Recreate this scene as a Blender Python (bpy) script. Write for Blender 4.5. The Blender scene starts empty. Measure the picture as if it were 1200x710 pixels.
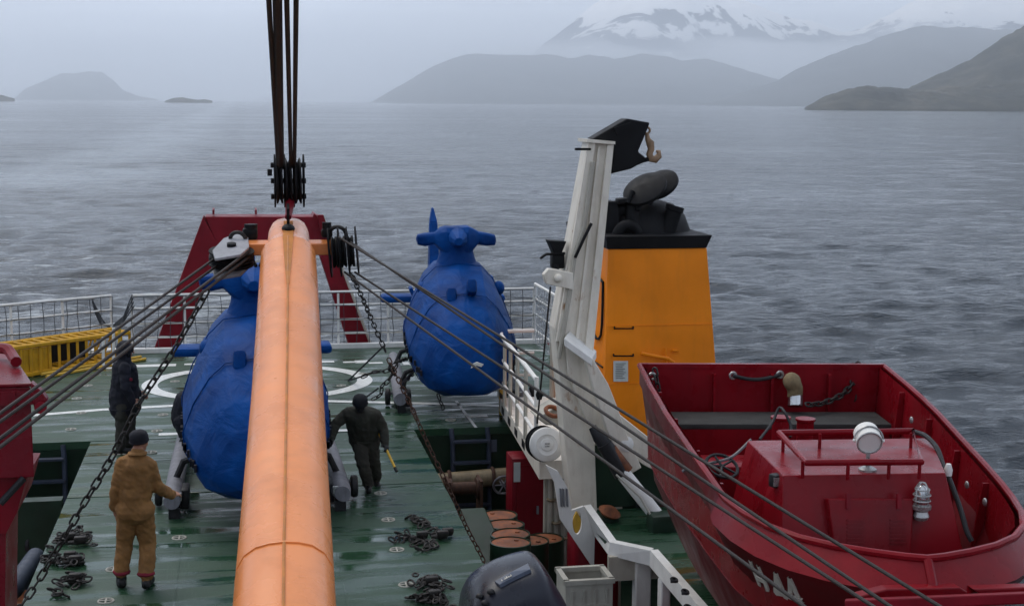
import bpy, bmesh, math, random
import numpy as np
from mathutils import Vector, Matrix, noise as mnoise
from mathutils.bvhtree import BVHTree
random.seed(7); rng = np.random.default_rng(7)
C = bpy.context.scene.collection
sc = bpy.context.scene
R = math.radians

# ------------------------------------------------------------------ camera, world, sun, exposure
CAMH = 5.25; FPX = 1666.7; YAW = R(10.9); PIT = R(8.02); ROLL = R(-0.43)
_fw = np.array([math.sin(YAW)*math.cos(PIT), math.cos(YAW)*math.cos(PIT), -math.sin(PIT)])
_rt = np.array([math.cos(YAW), -math.sin(YAW), 0.0]); _up = np.cross(_rt, _fw)
_c, _s = math.cos(ROLL), math.sin(ROLL)
_r2 = _rt*_c - _up*_s; _u2 = _up*_c + _rt*_s
ORIGIN = np.array([0.0, 0.0, CAMH])
cam = bpy.data.cameras.new('camera'); camo = bpy.data.objects.new('camera', cam); C.objects.link(camo)
cam.sensor_width = 36; cam.lens = FPX/1200*36; cam.clip_start = 0.1; cam.clip_end = 90000
camo.matrix_world = Matrix(((_r2[0], _u2[0], -_fw[0], 0), (_r2[1], _u2[1], -_fw[1], 0), (_r2[2], _u2[2], -_fw[2], CAMH), (0, 0, 0, 1)))
sc.camera = camo

SUN_EL, SUN_AZ = R(58), R(330)          # soft sun high ahead of the viewer, through the overcast
world = bpy.data.worlds.new('World'); sc.world = world; world.use_nodes = True
def build_world():
    nt = world.node_tree; nt.nodes.clear(); n = nt.nodes; l = nt.links
    out = n.new('ShaderNodeOutputWorld'); bg = n.new('ShaderNodeBackground'); bg.inputs[1].default_value = 0.1
    l.new(bg.outputs[0], out.inputs[0])
    sky = n.new('ShaderNodeTexSky'); sky.sky_type = 'NISHITA'; sky.sun_disc = False
    sky.sun_elevation = SUN_EL; sky.sun_rotation = SUN_AZ; sky.air_density = 1.5; sky.dust_density = 3
    tc = n.new('ShaderNodeTexCoord'); sep = n.new('ShaderNodeSeparateXYZ'); l.new(tc.outputs['Generated'], sep.inputs[0])
    mr = n.new('ShaderNodeMapRange'); l.new(sep.outputs[2], mr.inputs[0])
    mr.inputs[1].default_value = 0.0; mr.inputs[2].default_value = 1.0; mr.inputs[3].default_value = 0; mr.inputs[4].default_value = 1
    mix = n.new('ShaderNodeMix'); mix.data_type = 'RGBA'; l.new(mr.outputs[0], mix.inputs[0])
    mix.inputs[6].default_value = (8.4, 9.5, 11.6, 1); mix.inputs[7].default_value = (5.6, 6.2, 7.4, 1)
    mp = n.new('ShaderNodeMapping'); mp.inputs['Scale'].default_value = (1.6, 1.6, 9); l.new(tc.outputs['Generated'], mp.inputs[0])
    nz = n.new('ShaderNodeTexNoise'); nz.inputs['Scale'].default_value = 2.2; nz.inputs['Detail'].default_value = 5; nz.inputs['Roughness'].default_value = .5
    l.new(mp.outputs[0], nz.inputs[0])
    r2 = n.new('ShaderNodeMapRange'); l.new(nz.outputs[0], r2.inputs[0])
    r2.inputs[1].default_value = .3; r2.inputs[2].default_value = .7; r2.inputs[3].default_value = .86; r2.inputs[4].default_value = 1.16
    mul = n.new('ShaderNodeVectorMath'); mul.operation = 'SCALE'; l.new(mix.outputs[2], mul.inputs[0]); l.new(r2.outputs[0], mul.inputs[3])
    m2 = n.new('ShaderNodeMix'); m2.data_type = 'RGBA'; m2.inputs[0].default_value = .12
    l.new(mul.outputs[0], m2.inputs[6]); l.new(sky.outputs[0], m2.inputs[7]); l.new(m2.outputs[2], bg.inputs[0])
build_world()
sun = bpy.data.lights.new('sun', 'SUN'); sun.energy = 1.3; sun.angle = R(40); sun.color = (1, .95, .88)
suno = bpy.data.objects.new('sun', sun); C.objects.link(suno)
_sd = Vector((math.sin(SUN_AZ)*math.cos(SUN_EL), math.cos(SUN_AZ)*math.cos(SUN_EL), math.sin(SUN_EL)))
suno.rotation_euler = (-_sd).to_track_quat('-Z', 'Y').to_euler(); suno.location = (0, 0, 30)
sc.view_settings.view_transform = 'Standard'; sc.view_settings.look = 'None'
sc.view_settings.exposure = 0.0; sc.view_settings.gamma = 1
sc.render.engine = 'CYCLES'
sc.cycles.use_denoising = True; sc.cycles.volume_bounces = 10; sc.cycles.max_bounces = 8
sc.cycles.diffuse_bounces = 3; sc.cycles.glossy_bounces = 3

# ------------------------------------------------------------------ measuring helpers
def ray(px, py): return _fw + _r2*((px-600)/FPX) - _u2*((py-355)/FPX)
def G(px, py, z=0.0):
    d = ray(px, py); return Vector(ORIGIN + d*((z-CAMH)/d[2]))
def A(px, py, y):
    d = ray(px, py); return Vector(ORIGIN + d*(y/d[1]))

# ------------------------------------------------------------------ materials
MATS = {}
def paint(name, col, rough=.45, var=.18, scale=2.5, dirt=.35, dirtcol=(.05, .04, .035), rust=0.0, rustcol=(.16, .06, .02),
          bump=.15, bscale=60, metal=0.0, stretch=.2, spec=.32, streaks=True):
    if name in MATS: return MATS[name]
    m = bpy.data.materials.new(name); m.use_nodes = True; nt = m.node_tree; n = nt.nodes; l = nt.links
    b = n['Principled BSDF']; b.inputs['Metallic'].default_value = metal; b.inputs['Specular IOR Level'].default_value = spec
    tc = n.new('ShaderNodeTexCoord')
    def nz(sc_, det=5, vec=None, rgh=.55):
        t = n.new('ShaderNodeTexNoise'); t.inputs['Scale'].default_value = sc_; t.inputs['Detail'].default_value = det; t.inputs['Roughness'].default_value = rgh
        l.new(vec if vec else tc.outputs['Object'], t.inputs[0]); return t.outputs[0]
    def rng_(s, a, b_, c, d):
        r = n.new('ShaderNodeMapRange'); l.new(s, r.inputs[0])
        for i, v in enumerate((a, b_, c, d)): r.inputs[i+1].default_value = v
        return r.outputs[0]
    def mixc(f, c1, c2):
        x = n.new('ShaderNodeMix'); x.data_type = 'RGBA'
        if isinstance(f, float): x.inputs[0].default_value = f
        else: l.new(f, x.inputs[0])
        for i, cc in ((6, c1), (7, c2)):
            if isinstance(cc, tuple): x.inputs[i].default_value = cc + (1,)
            else: l.new(cc, x.inputs[i])
        return x.outputs[2]
    lo = tuple(max(0, c*(1-var)) for c in col); hi = tuple(min(1, c*(1+var)) for c in col)
    c = mixc(rng_(nz(scale), .3, .7, 0, 1), lo, hi)
    if dirt:
        mp = n.new('ShaderNodeMapping'); mp.inputs['Scale'].default_value = (1, 1, stretch); l.new(tc.outputs['Object'], mp.inputs[0])
        c = mixc(rng_(nz(scale*3.2, 7, mp.outputs[0], .65), .48, .8, 0, dirt), c, dirtcol)
    if rust:
        mp2 = n.new('ShaderNodeMapping'); mp2.inputs['Scale'].default_value = (1, 1, .45); l.new(tc.outputs['Object'], mp2.inputs[0])
        c = mixc(rng_(nz(scale*2.1, 9, mp2.outputs[0], .7), .70-rust*.25, .80-rust*.2, 0, .9), c, rustcol)
    l.new(c, b.inputs['Base Color'])
    l.new(rng_(nz(scale*2, 4), .3, .7, max(.02, rough-.12), min(1, rough+.12)), b.inputs['Roughness'])
    if bump:
        bp = n.new('ShaderNodeBump'); bp.inputs['Strength'].default_value = bump; bp.inputs['Distance'].default_value = .01
        l.new(nz(bscale, 4), bp.inputs['Height']); l.new(bp.outputs[0], b.inputs['Normal'])
    MATS[name] = m; return m

M = dict(
    boom=paint('boom_orange', (.85, .285, .082), .28, .07, 1.2, .45, (.50, .15, .03), bump=.06, stretch=1, rust=.10, rustcol=(.30, .10, .03), spec=.5),
    boomside=paint('boom_stain', (.55, .20, .035), .5, .25, 4, .4, (.2, .07, .02)),
    orange=paint('funnel_orange', (.90, .245, .005), .40, .14, 1.1, .30, (.38, .12, .015), bump=.06, rust=.14, rustcol=(.22, .08, .02)),
    orangeside=paint('funnel_side', (.50, .17, .035), .4, .16, 1.1, .35, (.2, .07, .03), bump=.06),
    black=paint('soot_black', (.008, .008, .009), .6, .4, 3, .3, (.02, .017, .015), spec=.15),
    rubber=paint('rubber', (.015, .015, .017), .55, .3, 8, .2, (.04, .035, .03)),
    red=paint('boat_red', (.19, .004, .009), .30, .2, 1.5, .4, (.05, .005, .007), bump=.07, stretch=.1, spec=.19, rust=.16, rustcol=(.10, .03, .012)),
    hullred=paint('hull_red', (.12, .008, .011), .42, .25, 1.5, .5, (.06, .02, .018), bump=.07, stretch=.06, spec=.2, rust=.2, rustcol=(.10, .035, .015)),
    redfr=paint('frame_red', (.19, .006, .014), .45, .2, 2, .3, (.06, .01, .01), spec=.18),
    cabred=paint('crane_red', (.17, .004, .012), .32, .2, 1.6, .3, (.06, .01, .01), spec=.25),
    white=paint('crane_white', (.80, .74, .63), .45, .1, 2.2, .4, (.30, .22, .12), rust=.38, rustcol=(.35, .17, .05)),
    railwhite=paint('rail_white', (.80, .78, .73), .5, .1, 3, .2, (.3, .25, .18), rust=.1),
    cream=paint('cream_paint', (.45, .42, .35), .5, .12, 3, .4, (.2, .15, .1), rust=.15),
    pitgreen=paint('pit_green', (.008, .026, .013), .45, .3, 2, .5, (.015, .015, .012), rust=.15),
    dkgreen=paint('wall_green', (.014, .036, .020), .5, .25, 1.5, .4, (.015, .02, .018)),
    mark=paint('deck_white', (.74, .74, .70), .35, .12, 8, .35, (.2, .22, .2), bump=.1),
    blue=None, steel=paint('grey_steel', (.18, .18, .19), .5, .25, 5, .4, (.05, .045, .04), rust=.1),
    blocksteel=paint('block_grey', (.32, .32, .34), .5, .2, 6, .45, (.08, .075, .07)),
    ladder=paint('ladder_blue', (.035, .045, .07), .5, .2, 5, .3),
    wire=paint('wire_rope', (.028, .024, .022), .6, .3, 40, .3, bump=.4, bscale=150),
    chain=paint('chain_steel', (.022, .019, .017), .55, .4, 20, .3, rust=.2),
    rchain=paint('rusty_chain', (.06, .026, .015), .7, .4, 20, .3, rust=.5),
    rusty=paint('rusty_lid', (.20, .062, .022), .6, .6, 5, .8, (.03, .02, .016), rust=.4, stretch=1),
    hook=paint('hook_brass', (.30, .19, .11), .5, .3, 12, .4, (.08, .05, .03)),
    yellow=paint('gangway_yellow', (.60, .31, .012), .5, .2, 3, .6, (.10, .055, .01), stretch=.4),
    ylight=paint('yellow_light', (.66, .40, .05), .5, .2, 6, .3),
    wood=paint('dark_plank', (.035, .035, .033), .75, .35, 5, .4, stretch=.5),
    brass=paint('pipe_brass', (.22, .17, .10), .45, .3, 5, .5, (.05, .04, .02)),
    paper=paint('paper', (.55, .58, .55), .8, .05, 10, .1),
    ink=paint('ink', (.16, .17, .17), .8, .1, 10, 0),
    letter=paint('letter_grey', (.62, .60, .52), .5, .12, 8, .4, (.25, .15, .12)),
    net=paint('net_cord', (.06, .065, .075), .8, .2, 20, 0, bump=0),
    wnet=paint('white_net', (.42, .43, .43), .8, .2, 20, .2),
    glass=paint('lamp_glass', (.55, .55, .55), .08, .1, 10, 0, bump=0, metal=.9),
    chrome=paint('galvanised', (.40, .40, .39), .3, .2, 15, .4, (.12, .11, .1), metal=.6),
    skid=paint('skid_wrap', (.20, .20, .22), .6, .25, 7, .5, (.08, .075, .075), bump=.5, bscale=25),
    tan=paint('tan_cloth', (.27, .135, .045), .85, .2, 6, .45, (.12, .065, .03), bump=.4, bscale=120, stretch=1),
    navy=paint('navy_cloth', (.012, .013, .020), .8, .3, 6, .2, bump=.4, bscale=120),
    olive=paint('olive_cloth', (.030, .030, .022), .85, .3, 6, .3, bump=.4, bscale=120),
    olive2=paint('olive_trousers', (.038, .036, .028), .85, .3, 6, .3, bump=.4, bscale=120),
    beanie=paint('knit_black', (.010, .011, .015), .9, .2, 10, 0, bump=.8, bscale=200),
    boot=paint('boot_black', (.012, .012, .012), .45, .3, 8, .2),
    skin=paint('skin', (.40, .20, .13), .55, .1, 8, 0, bump=.1),
    cuff=paint('cuff_red', (.20, .015, .03), .8, .2, 8, .1),
    hat=paint('eye_dark', (.01, .008, .007), .3, .1, 8, 0, bump=0),
    cowl=paint('cowl_navy', (.020, .022, .032), .30, .2, 2, .25, (.04, .04, .045), bump=.03),
    panel=paint('cowl_panel', (.10, .12, .16), .35, .15, 6, .2),
    crate=paint('crate_plastic', (.40, .385, .33), .55, .12, 4, .4, (.16, .13, .1)),
    tancov=paint('canvas_tan', (.20, .15, .08), .8, .3, 12, .4, bump=.6, bscale=40),
    hullship=paint('ship_hull', (.16, .012, .016), .5, .2, .6, .4),
    caution=None,
)
def mat_tarp():
    m = bpy.data.materials.new('blue_tarpaulin'); m.use_nodes = True; nt = m.node_tree; n = nt.nodes; l = nt.links; b = n['Principled BSDF']
    tc = n.new('ShaderNodeTexCoord')
    t = n.new('ShaderNodeTexNoise'); t.inputs['Scale'].default_value = 2.2; t.inputs['Detail'].default_value = 6; l.new(tc.outputs['Object'], t.inputs[0])
    cr = n.new('ShaderNodeValToRGB'); cr.color_ramp.elements[0].color = (.0004, .030, .145, 1); cr.color_ramp.elements[1].color = (.001, .062, .26, 1)
    cr.color_ramp.elements[0].position = .3; cr.color_ramp.elements[1].position = .7
    l.new(t.outputs[0], cr.inputs[0]); l.new(cr.outputs[0], b.inputs['Base Color'])
    b.inputs['Roughness'].default_value = .5; b.inputs['Specular IOR Level'].default_value = .07
    mp = n.new('ShaderNodeMapping'); mp.inputs['Scale'].default_value = (1, .45, 1.2); mp.inputs['Rotation'].default_value = (.4, .2, .3); l.new(tc.outputs['Object'], mp.inputs[0])
    t2 = n.new('ShaderNodeTexNoise'); t2.inputs['Scale'].default_value = 2.4; t2.inputs['Detail'].default_value = 4; t2.inputs['Roughness'].default_value = .55; t2.inputs['Distortion'].default_value = 1.4
    l.new(mp.outputs[0], t2.inputs[0])
    t3 = n.new('ShaderNodeTexNoise'); t3.inputs['Scale'].default_value = 90; l.new(tc.outputs['Object'], t3.inputs[0])
    ad = n.new('ShaderNodeMath'); ad.operation = 'MULTIPLY_ADD'; l.new(t3.outputs[0], ad.inputs[0]); ad.inputs[1].default_value = .05; l.new(t2.outputs[0], ad.inputs[2])
    vo = n.new('ShaderNodeTexVoronoi'); vo.inputs['Scale'].default_value = 1.15; vo.feature = 'F1'
    wv = n.new('ShaderNodeVectorMath'); wv.operation = 'MULTIPLY_ADD'; l.new(t2.outputs['Color'], wv.inputs[0]); wv.inputs[1].default_value = (.35, .35, .35); l.new(mp.outputs[0], wv.inputs[2]); l.new(wv.outputs[0], vo.inputs[0])
    ad2 = n.new('ShaderNodeMath'); ad2.operation = 'MULTIPLY_ADD'; l.new(vo.outputs['Distance'], ad2.inputs[0]); ad2.inputs[1].default_value = -.75; l.new(ad.outputs[0], ad2.inputs[2]); ad = ad2
    bp = n.new('ShaderNodeBump'); bp.inputs['Strength'].default_value = .4; bp.inputs['Distance'].default_value = .10
    l.new(ad.outputs[0], bp.inputs['Height']); l.new(bp.outputs[0], b.inputs['Normal'])
    return m
M['blue'] = mat_tarp()
def mat_deck():
    m = bpy.data.materials.new('wet_green_deck'); m.use_nodes = True; nt = m.node_tree; n = nt.nodes; l = nt.links; b = n['Principled BSDF']
    g = n.new('ShaderNodeNewGeometry')
    def nz(scale, det=5, sx=1, sy=1, rgh=.55):
        mp = n.new('ShaderNodeMapping'); mp.inputs['Scale'].default_value = (sx, sy, 1); l.new(g.outputs['Position'], mp.inputs[0])
        t = n.new('ShaderNodeTexNoise'); t.inputs['Scale'].default_value = scale; t.inputs['Detail'].default_value = det; t.inputs['Roughness'].default_value = rgh
        l.new(mp.outputs[0], t.inputs[0]); return t.outputs[0]
    def mr(s, a, b_, c, d):
        r = n.new('ShaderNodeMapRange'); l.new(s, r.inputs[0])
        for i, v in enumerate((a, b_, c, d)): r.inputs[i+1].default_value = v
        return r.outputs[0]
    def mix(f, c1, c2):
        x = n.new('ShaderNodeMix'); x.data_type = 'RGBA'; l.new(f, x.inputs[0])
        for i, cc in ((6, c1), (7, c2)):
            if isinstance(cc, tuple): x.inputs[i].default_value = cc + (1,)
            else: l.new(cc, x.inputs[i])
        return x.outputs[2]
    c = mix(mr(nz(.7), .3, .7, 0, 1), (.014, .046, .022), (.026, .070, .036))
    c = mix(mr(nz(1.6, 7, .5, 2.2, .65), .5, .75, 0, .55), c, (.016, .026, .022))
    c = mix(mr(nz(9, 5), .62, .75, 0, .4), c, (.055, .085, .065))
    c = mix(mr(nz(30, 3, 1, 1), .70, .78, 0, .5), c, (.02, .018, .015))
    c = mix(mr(nz(2.6, 9, .8, 1.2, .72), .635, .70, 0, .7), c, (.060, .034, .018))
    l.new(c, b.inputs['Base Color']); b.inputs['Specular IOR Level'].default_value = .36
    wet = mr(nz(1.1, 5, .45, 2.6, .6), .46, .60, 0, 1)
    l.new(mr(wet, 0, 1, .50, .09), b.inputs['Roughness'])
    bp = n.new('ShaderNodeBump'); bp.inputs['Distance'].default_value = .012; l.new(mr(wet, 0, 1, .6, .06), bp.inputs['Strength'])
    l.new(nz(45, 3), bp.inputs['Height'])
    bp2 = n.new('ShaderNodeBump'); bp2.inputs['Distance'].default_value = .02; bp2.inputs['Strength'].default_value = .18
    l.new(nz(2.2, 2, .3, 1.5), bp2.inputs['Height']); l.new(bp.outputs[0], bp2.inputs['Normal']); l.new(bp2.outputs[0], b.inputs['Normal'])
    return m
M['deck'] = mat_deck()
def mat_caution():
    m = bpy.data.materials.new('hazard_stripes'); m.use_nodes = True; nt = m.node_tree; n = nt.nodes; l = nt.links; b = n['Principled BSDF']
    g = n.new('ShaderNodeTexCoord'); mp = n.new('ShaderNodeMapping'); mp.inputs['Rotation'].default_value = (0, R(45), R(45)); l.new(g.outputs['Object'], mp.inputs[0])
    w = n.new('ShaderNodeTexWave'); w.inputs['Scale'].default_value = 3.2; l.new(mp.outputs[0], w.inputs[0])
    cr = n.new('ShaderNodeValToRGB'); cr.color_ramp.interpolation = 'CONSTANT'; cr.color_ramp.elements[0].color = (.015, .015, .012, 1); cr.color_ramp.elements[1].color = (.55, .36, .05, 1); cr.color_ramp.elements[1].position = .5
    l.new(w.outputs[0], cr.inputs[0]); l.new(cr.outputs[0], b.inputs['Base Color']); b.inputs['Roughness'].default_value = .6
    return m
M['caution'] = mat_caution()

# ------------------------------------------------------------------ mesh collector
class MB:
    def __init__(s): s.v = []; s.f = []
    def add(s, vs, fs):
        o = len(s.v); s.v += [tuple(x) for x in vs]; s.f += [tuple(i+o for i in f) for f in fs]; return s
    def hexa(s, p):       # 8 points: bottom ring 0-3, top ring 4-7
        return s.add(p, [(3, 2, 1, 0), (4, 5, 6, 7), (0, 1, 5, 4), (1, 2, 6, 5), (2, 3, 7, 6), (3, 0, 4, 7)])
    def box(s, c, d, rot=None, bev=0.0):
        c = Vector(c); h = Vector(d)*.5; p = []
        if bev:
            b = min(bev, min(h)*.9)
            bm = bmesh.new(); bmesh.ops.create_cube(bm, size=1)
            for v in bm.verts: v.co = Vector((v.co.x*d[0], v.co.y*d[1], v.co.z*d[2]))
            bmesh.ops.bevel(bm, geom=bm.edges[:], offset=b, segments=2, affect='EDGES', profile=.5)
            vs = [(rot @ v.co if rot else v.co) + c for v in bm.verts]; bm.verts.index_update()
            fs = [[v.index for v in f.verts] for f in bm.faces]; bm.free(); return s.add(vs, fs)
        for z in (-1, 1):
            for x, y in ((-1, -1), (1, -1), (1, 1), (-1, 1)):
                q = Vector((x*h.x, y*h.y, z*h.z)); p.append(c + (rot @ q if rot else q))
        return s.hexa(p)
    def prism(s, poly, vec):
        vec = Vector(vec); a = [Vector(p) for p in poly]; n = len(a); b = [p+vec for p in a]
        nrm = (a[1]-a[0]).cross(a[2]-a[0])
        fs = [tuple(range(n)), tuple(range(2*n-1, n-1, -1))] + [(i, i+n, (i+1) % n+n, (i+1) % n) for i in range(n)]
        return s.add(a+b, fs)
    def tube(s, pts, r, n=8, cap=True, flat=None):
        pts = [Vector(p) for p in pts]; k = len(pts)
        rs = r if isinstance(r, (list, tuple)) else [r]*k
        t0 = (pts[1]-pts[0]).normalized(); ref = Vector((0, 0, 1)) if abs(t0.z) < .9 else Vector((1, 0, 0))
        u = t0.cross(ref).normalized(); vs = []
        for i, p in enumerate(pts):
            t = ((pts[min(i+1, k-1)]-p).normalized() + (p-pts[max(i-1, 0)]).normalized())
            t = t.normalized() if t.length > 1e-6 else t0
            u = (u - t*u.dot(t)).normalized(); w = t.cross(u)
            for j in range(n):
                a = 2*math.pi*(j+.5)/n; vs.append(p + (u*math.cos(a)+w*math.sin(a))*rs[i])
        fs = [(i*n+j, i*n+(j+1) % n, (i+1)*n+(j+1) % n, (i+1)*n+j) for i in range(k-1) for j in range(n)]
        if cap: fs += [tuple(range(n-1, -1, -1)), tuple((k-1)*n+j for j in range(n))]
        return s.add(vs, fs)
    def lathe(s, prof, o, ax=(0, 0, 1), n=20, cap=True):   # prof: (radius, height)
        o = Vector(o); ax = Vector(ax).normalized(); ref = Vector((0, 0, 1)) if abs(ax.z) < .9 else Vector((1, 0, 0))
        u = ax.cross(ref).normalized(); w = ax.cross(u); vs = []
        for r, h in prof:
            for j in range(n):
                a = 2*math.pi*j/n; vs.append(o + ax*h + (u*math.cos(a)+w*math.sin(a))*max(r, 1e-4))
        k = len(prof); fs = [(i*n+j, i*n+(j+1) % n, (i+1)*n+(j+1) % n, (i+1)*n+j) for i in range(k-1) for j in range(n)]
        if cap: fs += [tuple(range(n-1, -1, -1)), tuple((k-1)*n+j for j in range(n))]
        return s.add(vs, fs)
    def sphere(s, c, r, nu=14, nv=9, rot=None):
        c = Vector(c); r = Vector(r) if isinstance(r, (tuple, list, Vector)) else Vector((r, r, r)); vs = []
        for i in range(nv+1):
            th = math.pi*i/nv
            for j in range(nu):
                ph = 2*math.pi*j/nu; q = Vector((r.x*math.sin(th)*math.cos(ph), r.y*math.sin(th)*math.sin(ph), r.z*math.cos(th)))
                vs.append(c + (rot @ q if rot else q))
        return s.add(vs, [(i*nu+j, (i+1)*nu+j, (i+1)*nu+(j+1) % nu, i*nu+(j+1) % nu) for i in range(nv) for j in range(nu)])
    def torus(s, c, R_, r, ax=(0, 0, 1), nu=24, nv=8, sq=None, ang=(0, 2*math.pi)):
        c = Vector(c); ax = Vector(ax).normalized(); ref = Vector((0, 0, 1)) if abs(ax.z) < .9 else Vector((1, 0, 0))
        u = ax.cross(ref).normalized(); w = ax.cross(u); full = abs(ang[1]-ang[0]-2*math.pi) < 1e-6
        vs = []; m = nu if full else nu+1
        for i in range(m):
            a = ang[0]+(ang[1]-ang[0])*i/nu; d = u*math.cos(a)+w*math.sin(a)
            for j in range(nv):
                b = 2*math.pi*j/nv; vs.append(c + d*(R_+r*math.cos(b)) + ax*(r*math.sin(b)))
        fs = [(i*nv+j, i*nv+(j+1) % nv, ((i+1) % m)*nv+(j+1) % nv, ((i+1) % m)*nv+j) for i in range(m if full else m-1) for j in range(nv)]
        return s.add(vs, fs)
    def loft(s, rings, cap=True, closed=True):
        n = len(rings[0]); k = len(rings); vs = [Vector(p) for r in rings for p in r]
        m = n if closed else n-1
        fs = [(i*n+j, i*n+(j+1) % n, (i+1)*n+(j+1) % n, (i+1)*n+j) for i in range(k-1) for j in range(m)]
        if cap and closed: fs += [tuple(range(n-1, -1, -1)), tuple((k-1)*n+j for j in range(n))]
        return s.add(vs, fs)
    def noise(s, amp, freq, seed=0):
        o = Vector((seed*3.1, seed*1.7, seed*2.3))
        s.v = [tuple(Vector(p) + Vector(mnoise.noise_vector(Vector(p)*freq + o))*amp) for p in s.v]; return s
    def mesh(s, name, mat, off=Vector((0, 0, 0)), smooth=40):
        me = bpy.data.meshes.new(name); me.from_pydata([tuple(Vector(p)-off) for p in s.v], [], s.f)
        bm = bmesh.new(); bm.from_mesh(me); bmesh.ops.recalc_face_normals(bm, faces=bm.faces[:]); bm.to_mesh(me); bm.free()
        if smooth:
            me.polygons.foreach_set('use_smooth', [True]*len(me.polygons)); me.set_sharp_from_angle(angle=R(smooth))
        for mm in (mat if isinstance(mat, (list, tuple)) else [mat]): me.materials.append(M[mm] if isinstance(mm, str) else mm)
        return me
    def build(s, name, mat, parent=None, smooth=40, origin=None, bevel=0):
        if parent is not None: off = ORG[parent.name]
        elif origin is not None: off = Vector(origin)
        else:
            a = np.array(s.v); off = Vector(((a[:, 0].min()+a[:, 0].max())/2, (a[:, 1].min()+a[:, 1].max())/2, a[:, 2].min()))
        me = s.mesh(name, mat, off, smooth); o = bpy.data.objects.new(name, me); C.objects.link(o)
        if bevel:
            md = o.modifiers.new('edge', 'BEVEL'); md.width = bevel; md.segments = 2; md.limit_method = 'ANGLE'; md.angle_limit = R(35)
        if parent is not None: o.parent = parent
        else: o.location = off
        ORG[o.name] = off; return o
ORG = {}
def tag(o, label=None, cat=None, group=None, kind=None):
    for k, v in (('label', label), ('category', cat), ('group', group), ('kind', kind)):
        if v: o[k] = v
    return o
def thing(name, label, cat, loc=(0, 0, 0), group=None):
    o = bpy.data.objects.new(name, None); C.objects.link(o); o.location = loc; o.empty_display_size = .2
    ORG[o.name] = Vector(loc); return tag(o, label, cat, group)
def structure(o): o['kind'] = 'structure'; return o
def inst(name, me, parent, mw):           # copy sharing mesh data, mw = world matrix
    o = bpy.data.objects.new(name, me); C.objects.link(o); o.parent = parent
    o.matrix_local = Matrix.Translation(-ORG[parent.name]) @ mw; return o
def children(o): return [c for c in bpy.data.objects if c.parent == o]
def copy_tree(o, parent=None):
    c = o.copy(); C.objects.link(c)
    if parent is not None: c.parent = parent
    for ch in children(o): copy_tree(ch, c)
    return c
def frame(x, z, o):                        # matrix from x axis, z axis hint, origin
    x = Vector(x).normalized(); z = Vector(z); y = z.cross(x).normalized(); z = x.cross(y)
    return Matrix(((x.x, y.x, z.x, o[0]), (x.y, y.y, z.y, o[1]), (x.z, y.z, z.z, o[2]), (0, 0, 0, 1)))
def bvh(o):
    me = o.data; mw = Matrix.Translation(ORG[o.name])
    return BVHTree.FromPolygons([mw @ v.co for v in me.vertices], [tuple(p.vertices) for p in me.polygons])
def hit(tree, px, py):
    d = Vector(ray(px, py)).normalized(); r = tree.ray_cast(Vector(ORIGIN), d); return r[0], r[1]
GLY = {'H': [((0, 0), (0, 1)), ((.6, 0), (.6, 1)), ((0, .5), (.6, .5))], '4': [((.5, 0), (.5, 1)), ((.5, 1), (0, .3)), ((0, .3), (.7, .3))],
       '1': [((.3, 0), (.3, 1)), ((.3, 1), (.1, .8))], '5': [((.6, 1), (.05, 1)), ((.05, 1), (.05, .55)), ((.05, .55), (.55, .55)), ((.55, .55), (.6, .1)), ((.6, 0), (0, 0))],
       '0': [((0, 0), (0, 1)), ((.6, 0), (.6, 1)), ((0, 0), (.6, 0)), ((0, 1), (.6, 1))], ' ': []}
def lettering(text, o, u, v, h, w=.14, adv=.85, thick=.004):
    mb = MB(); o = Vector(o); u = Vector(u).normalized(); v = Vector(v); v = (v-u*v.dot(u)).normalized(); nn = u.cross(v); x = 0
    for ch in text:
        for k, (a, b) in enumerate(GLY[ch]):
            P = o+u*((x+a[0])*h)+v*(a[1]*h); Q = o+u*((x+b[0])*h)+v*(b[1]*h); d = (Q-P).normalized(); sd = nn.cross(d)*(w*h/2); P = P-d*w*h/2; Q = Q+d*w*h/2
            t = nn*(thick + .0006*k); mb.hexa([P-sd, Q-sd, Q+sd, P+sd, P-sd+t, Q-sd+t, Q+sd+t, P+sd+t])
        x += adv if ch != ' ' else .4
    return mb

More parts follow.
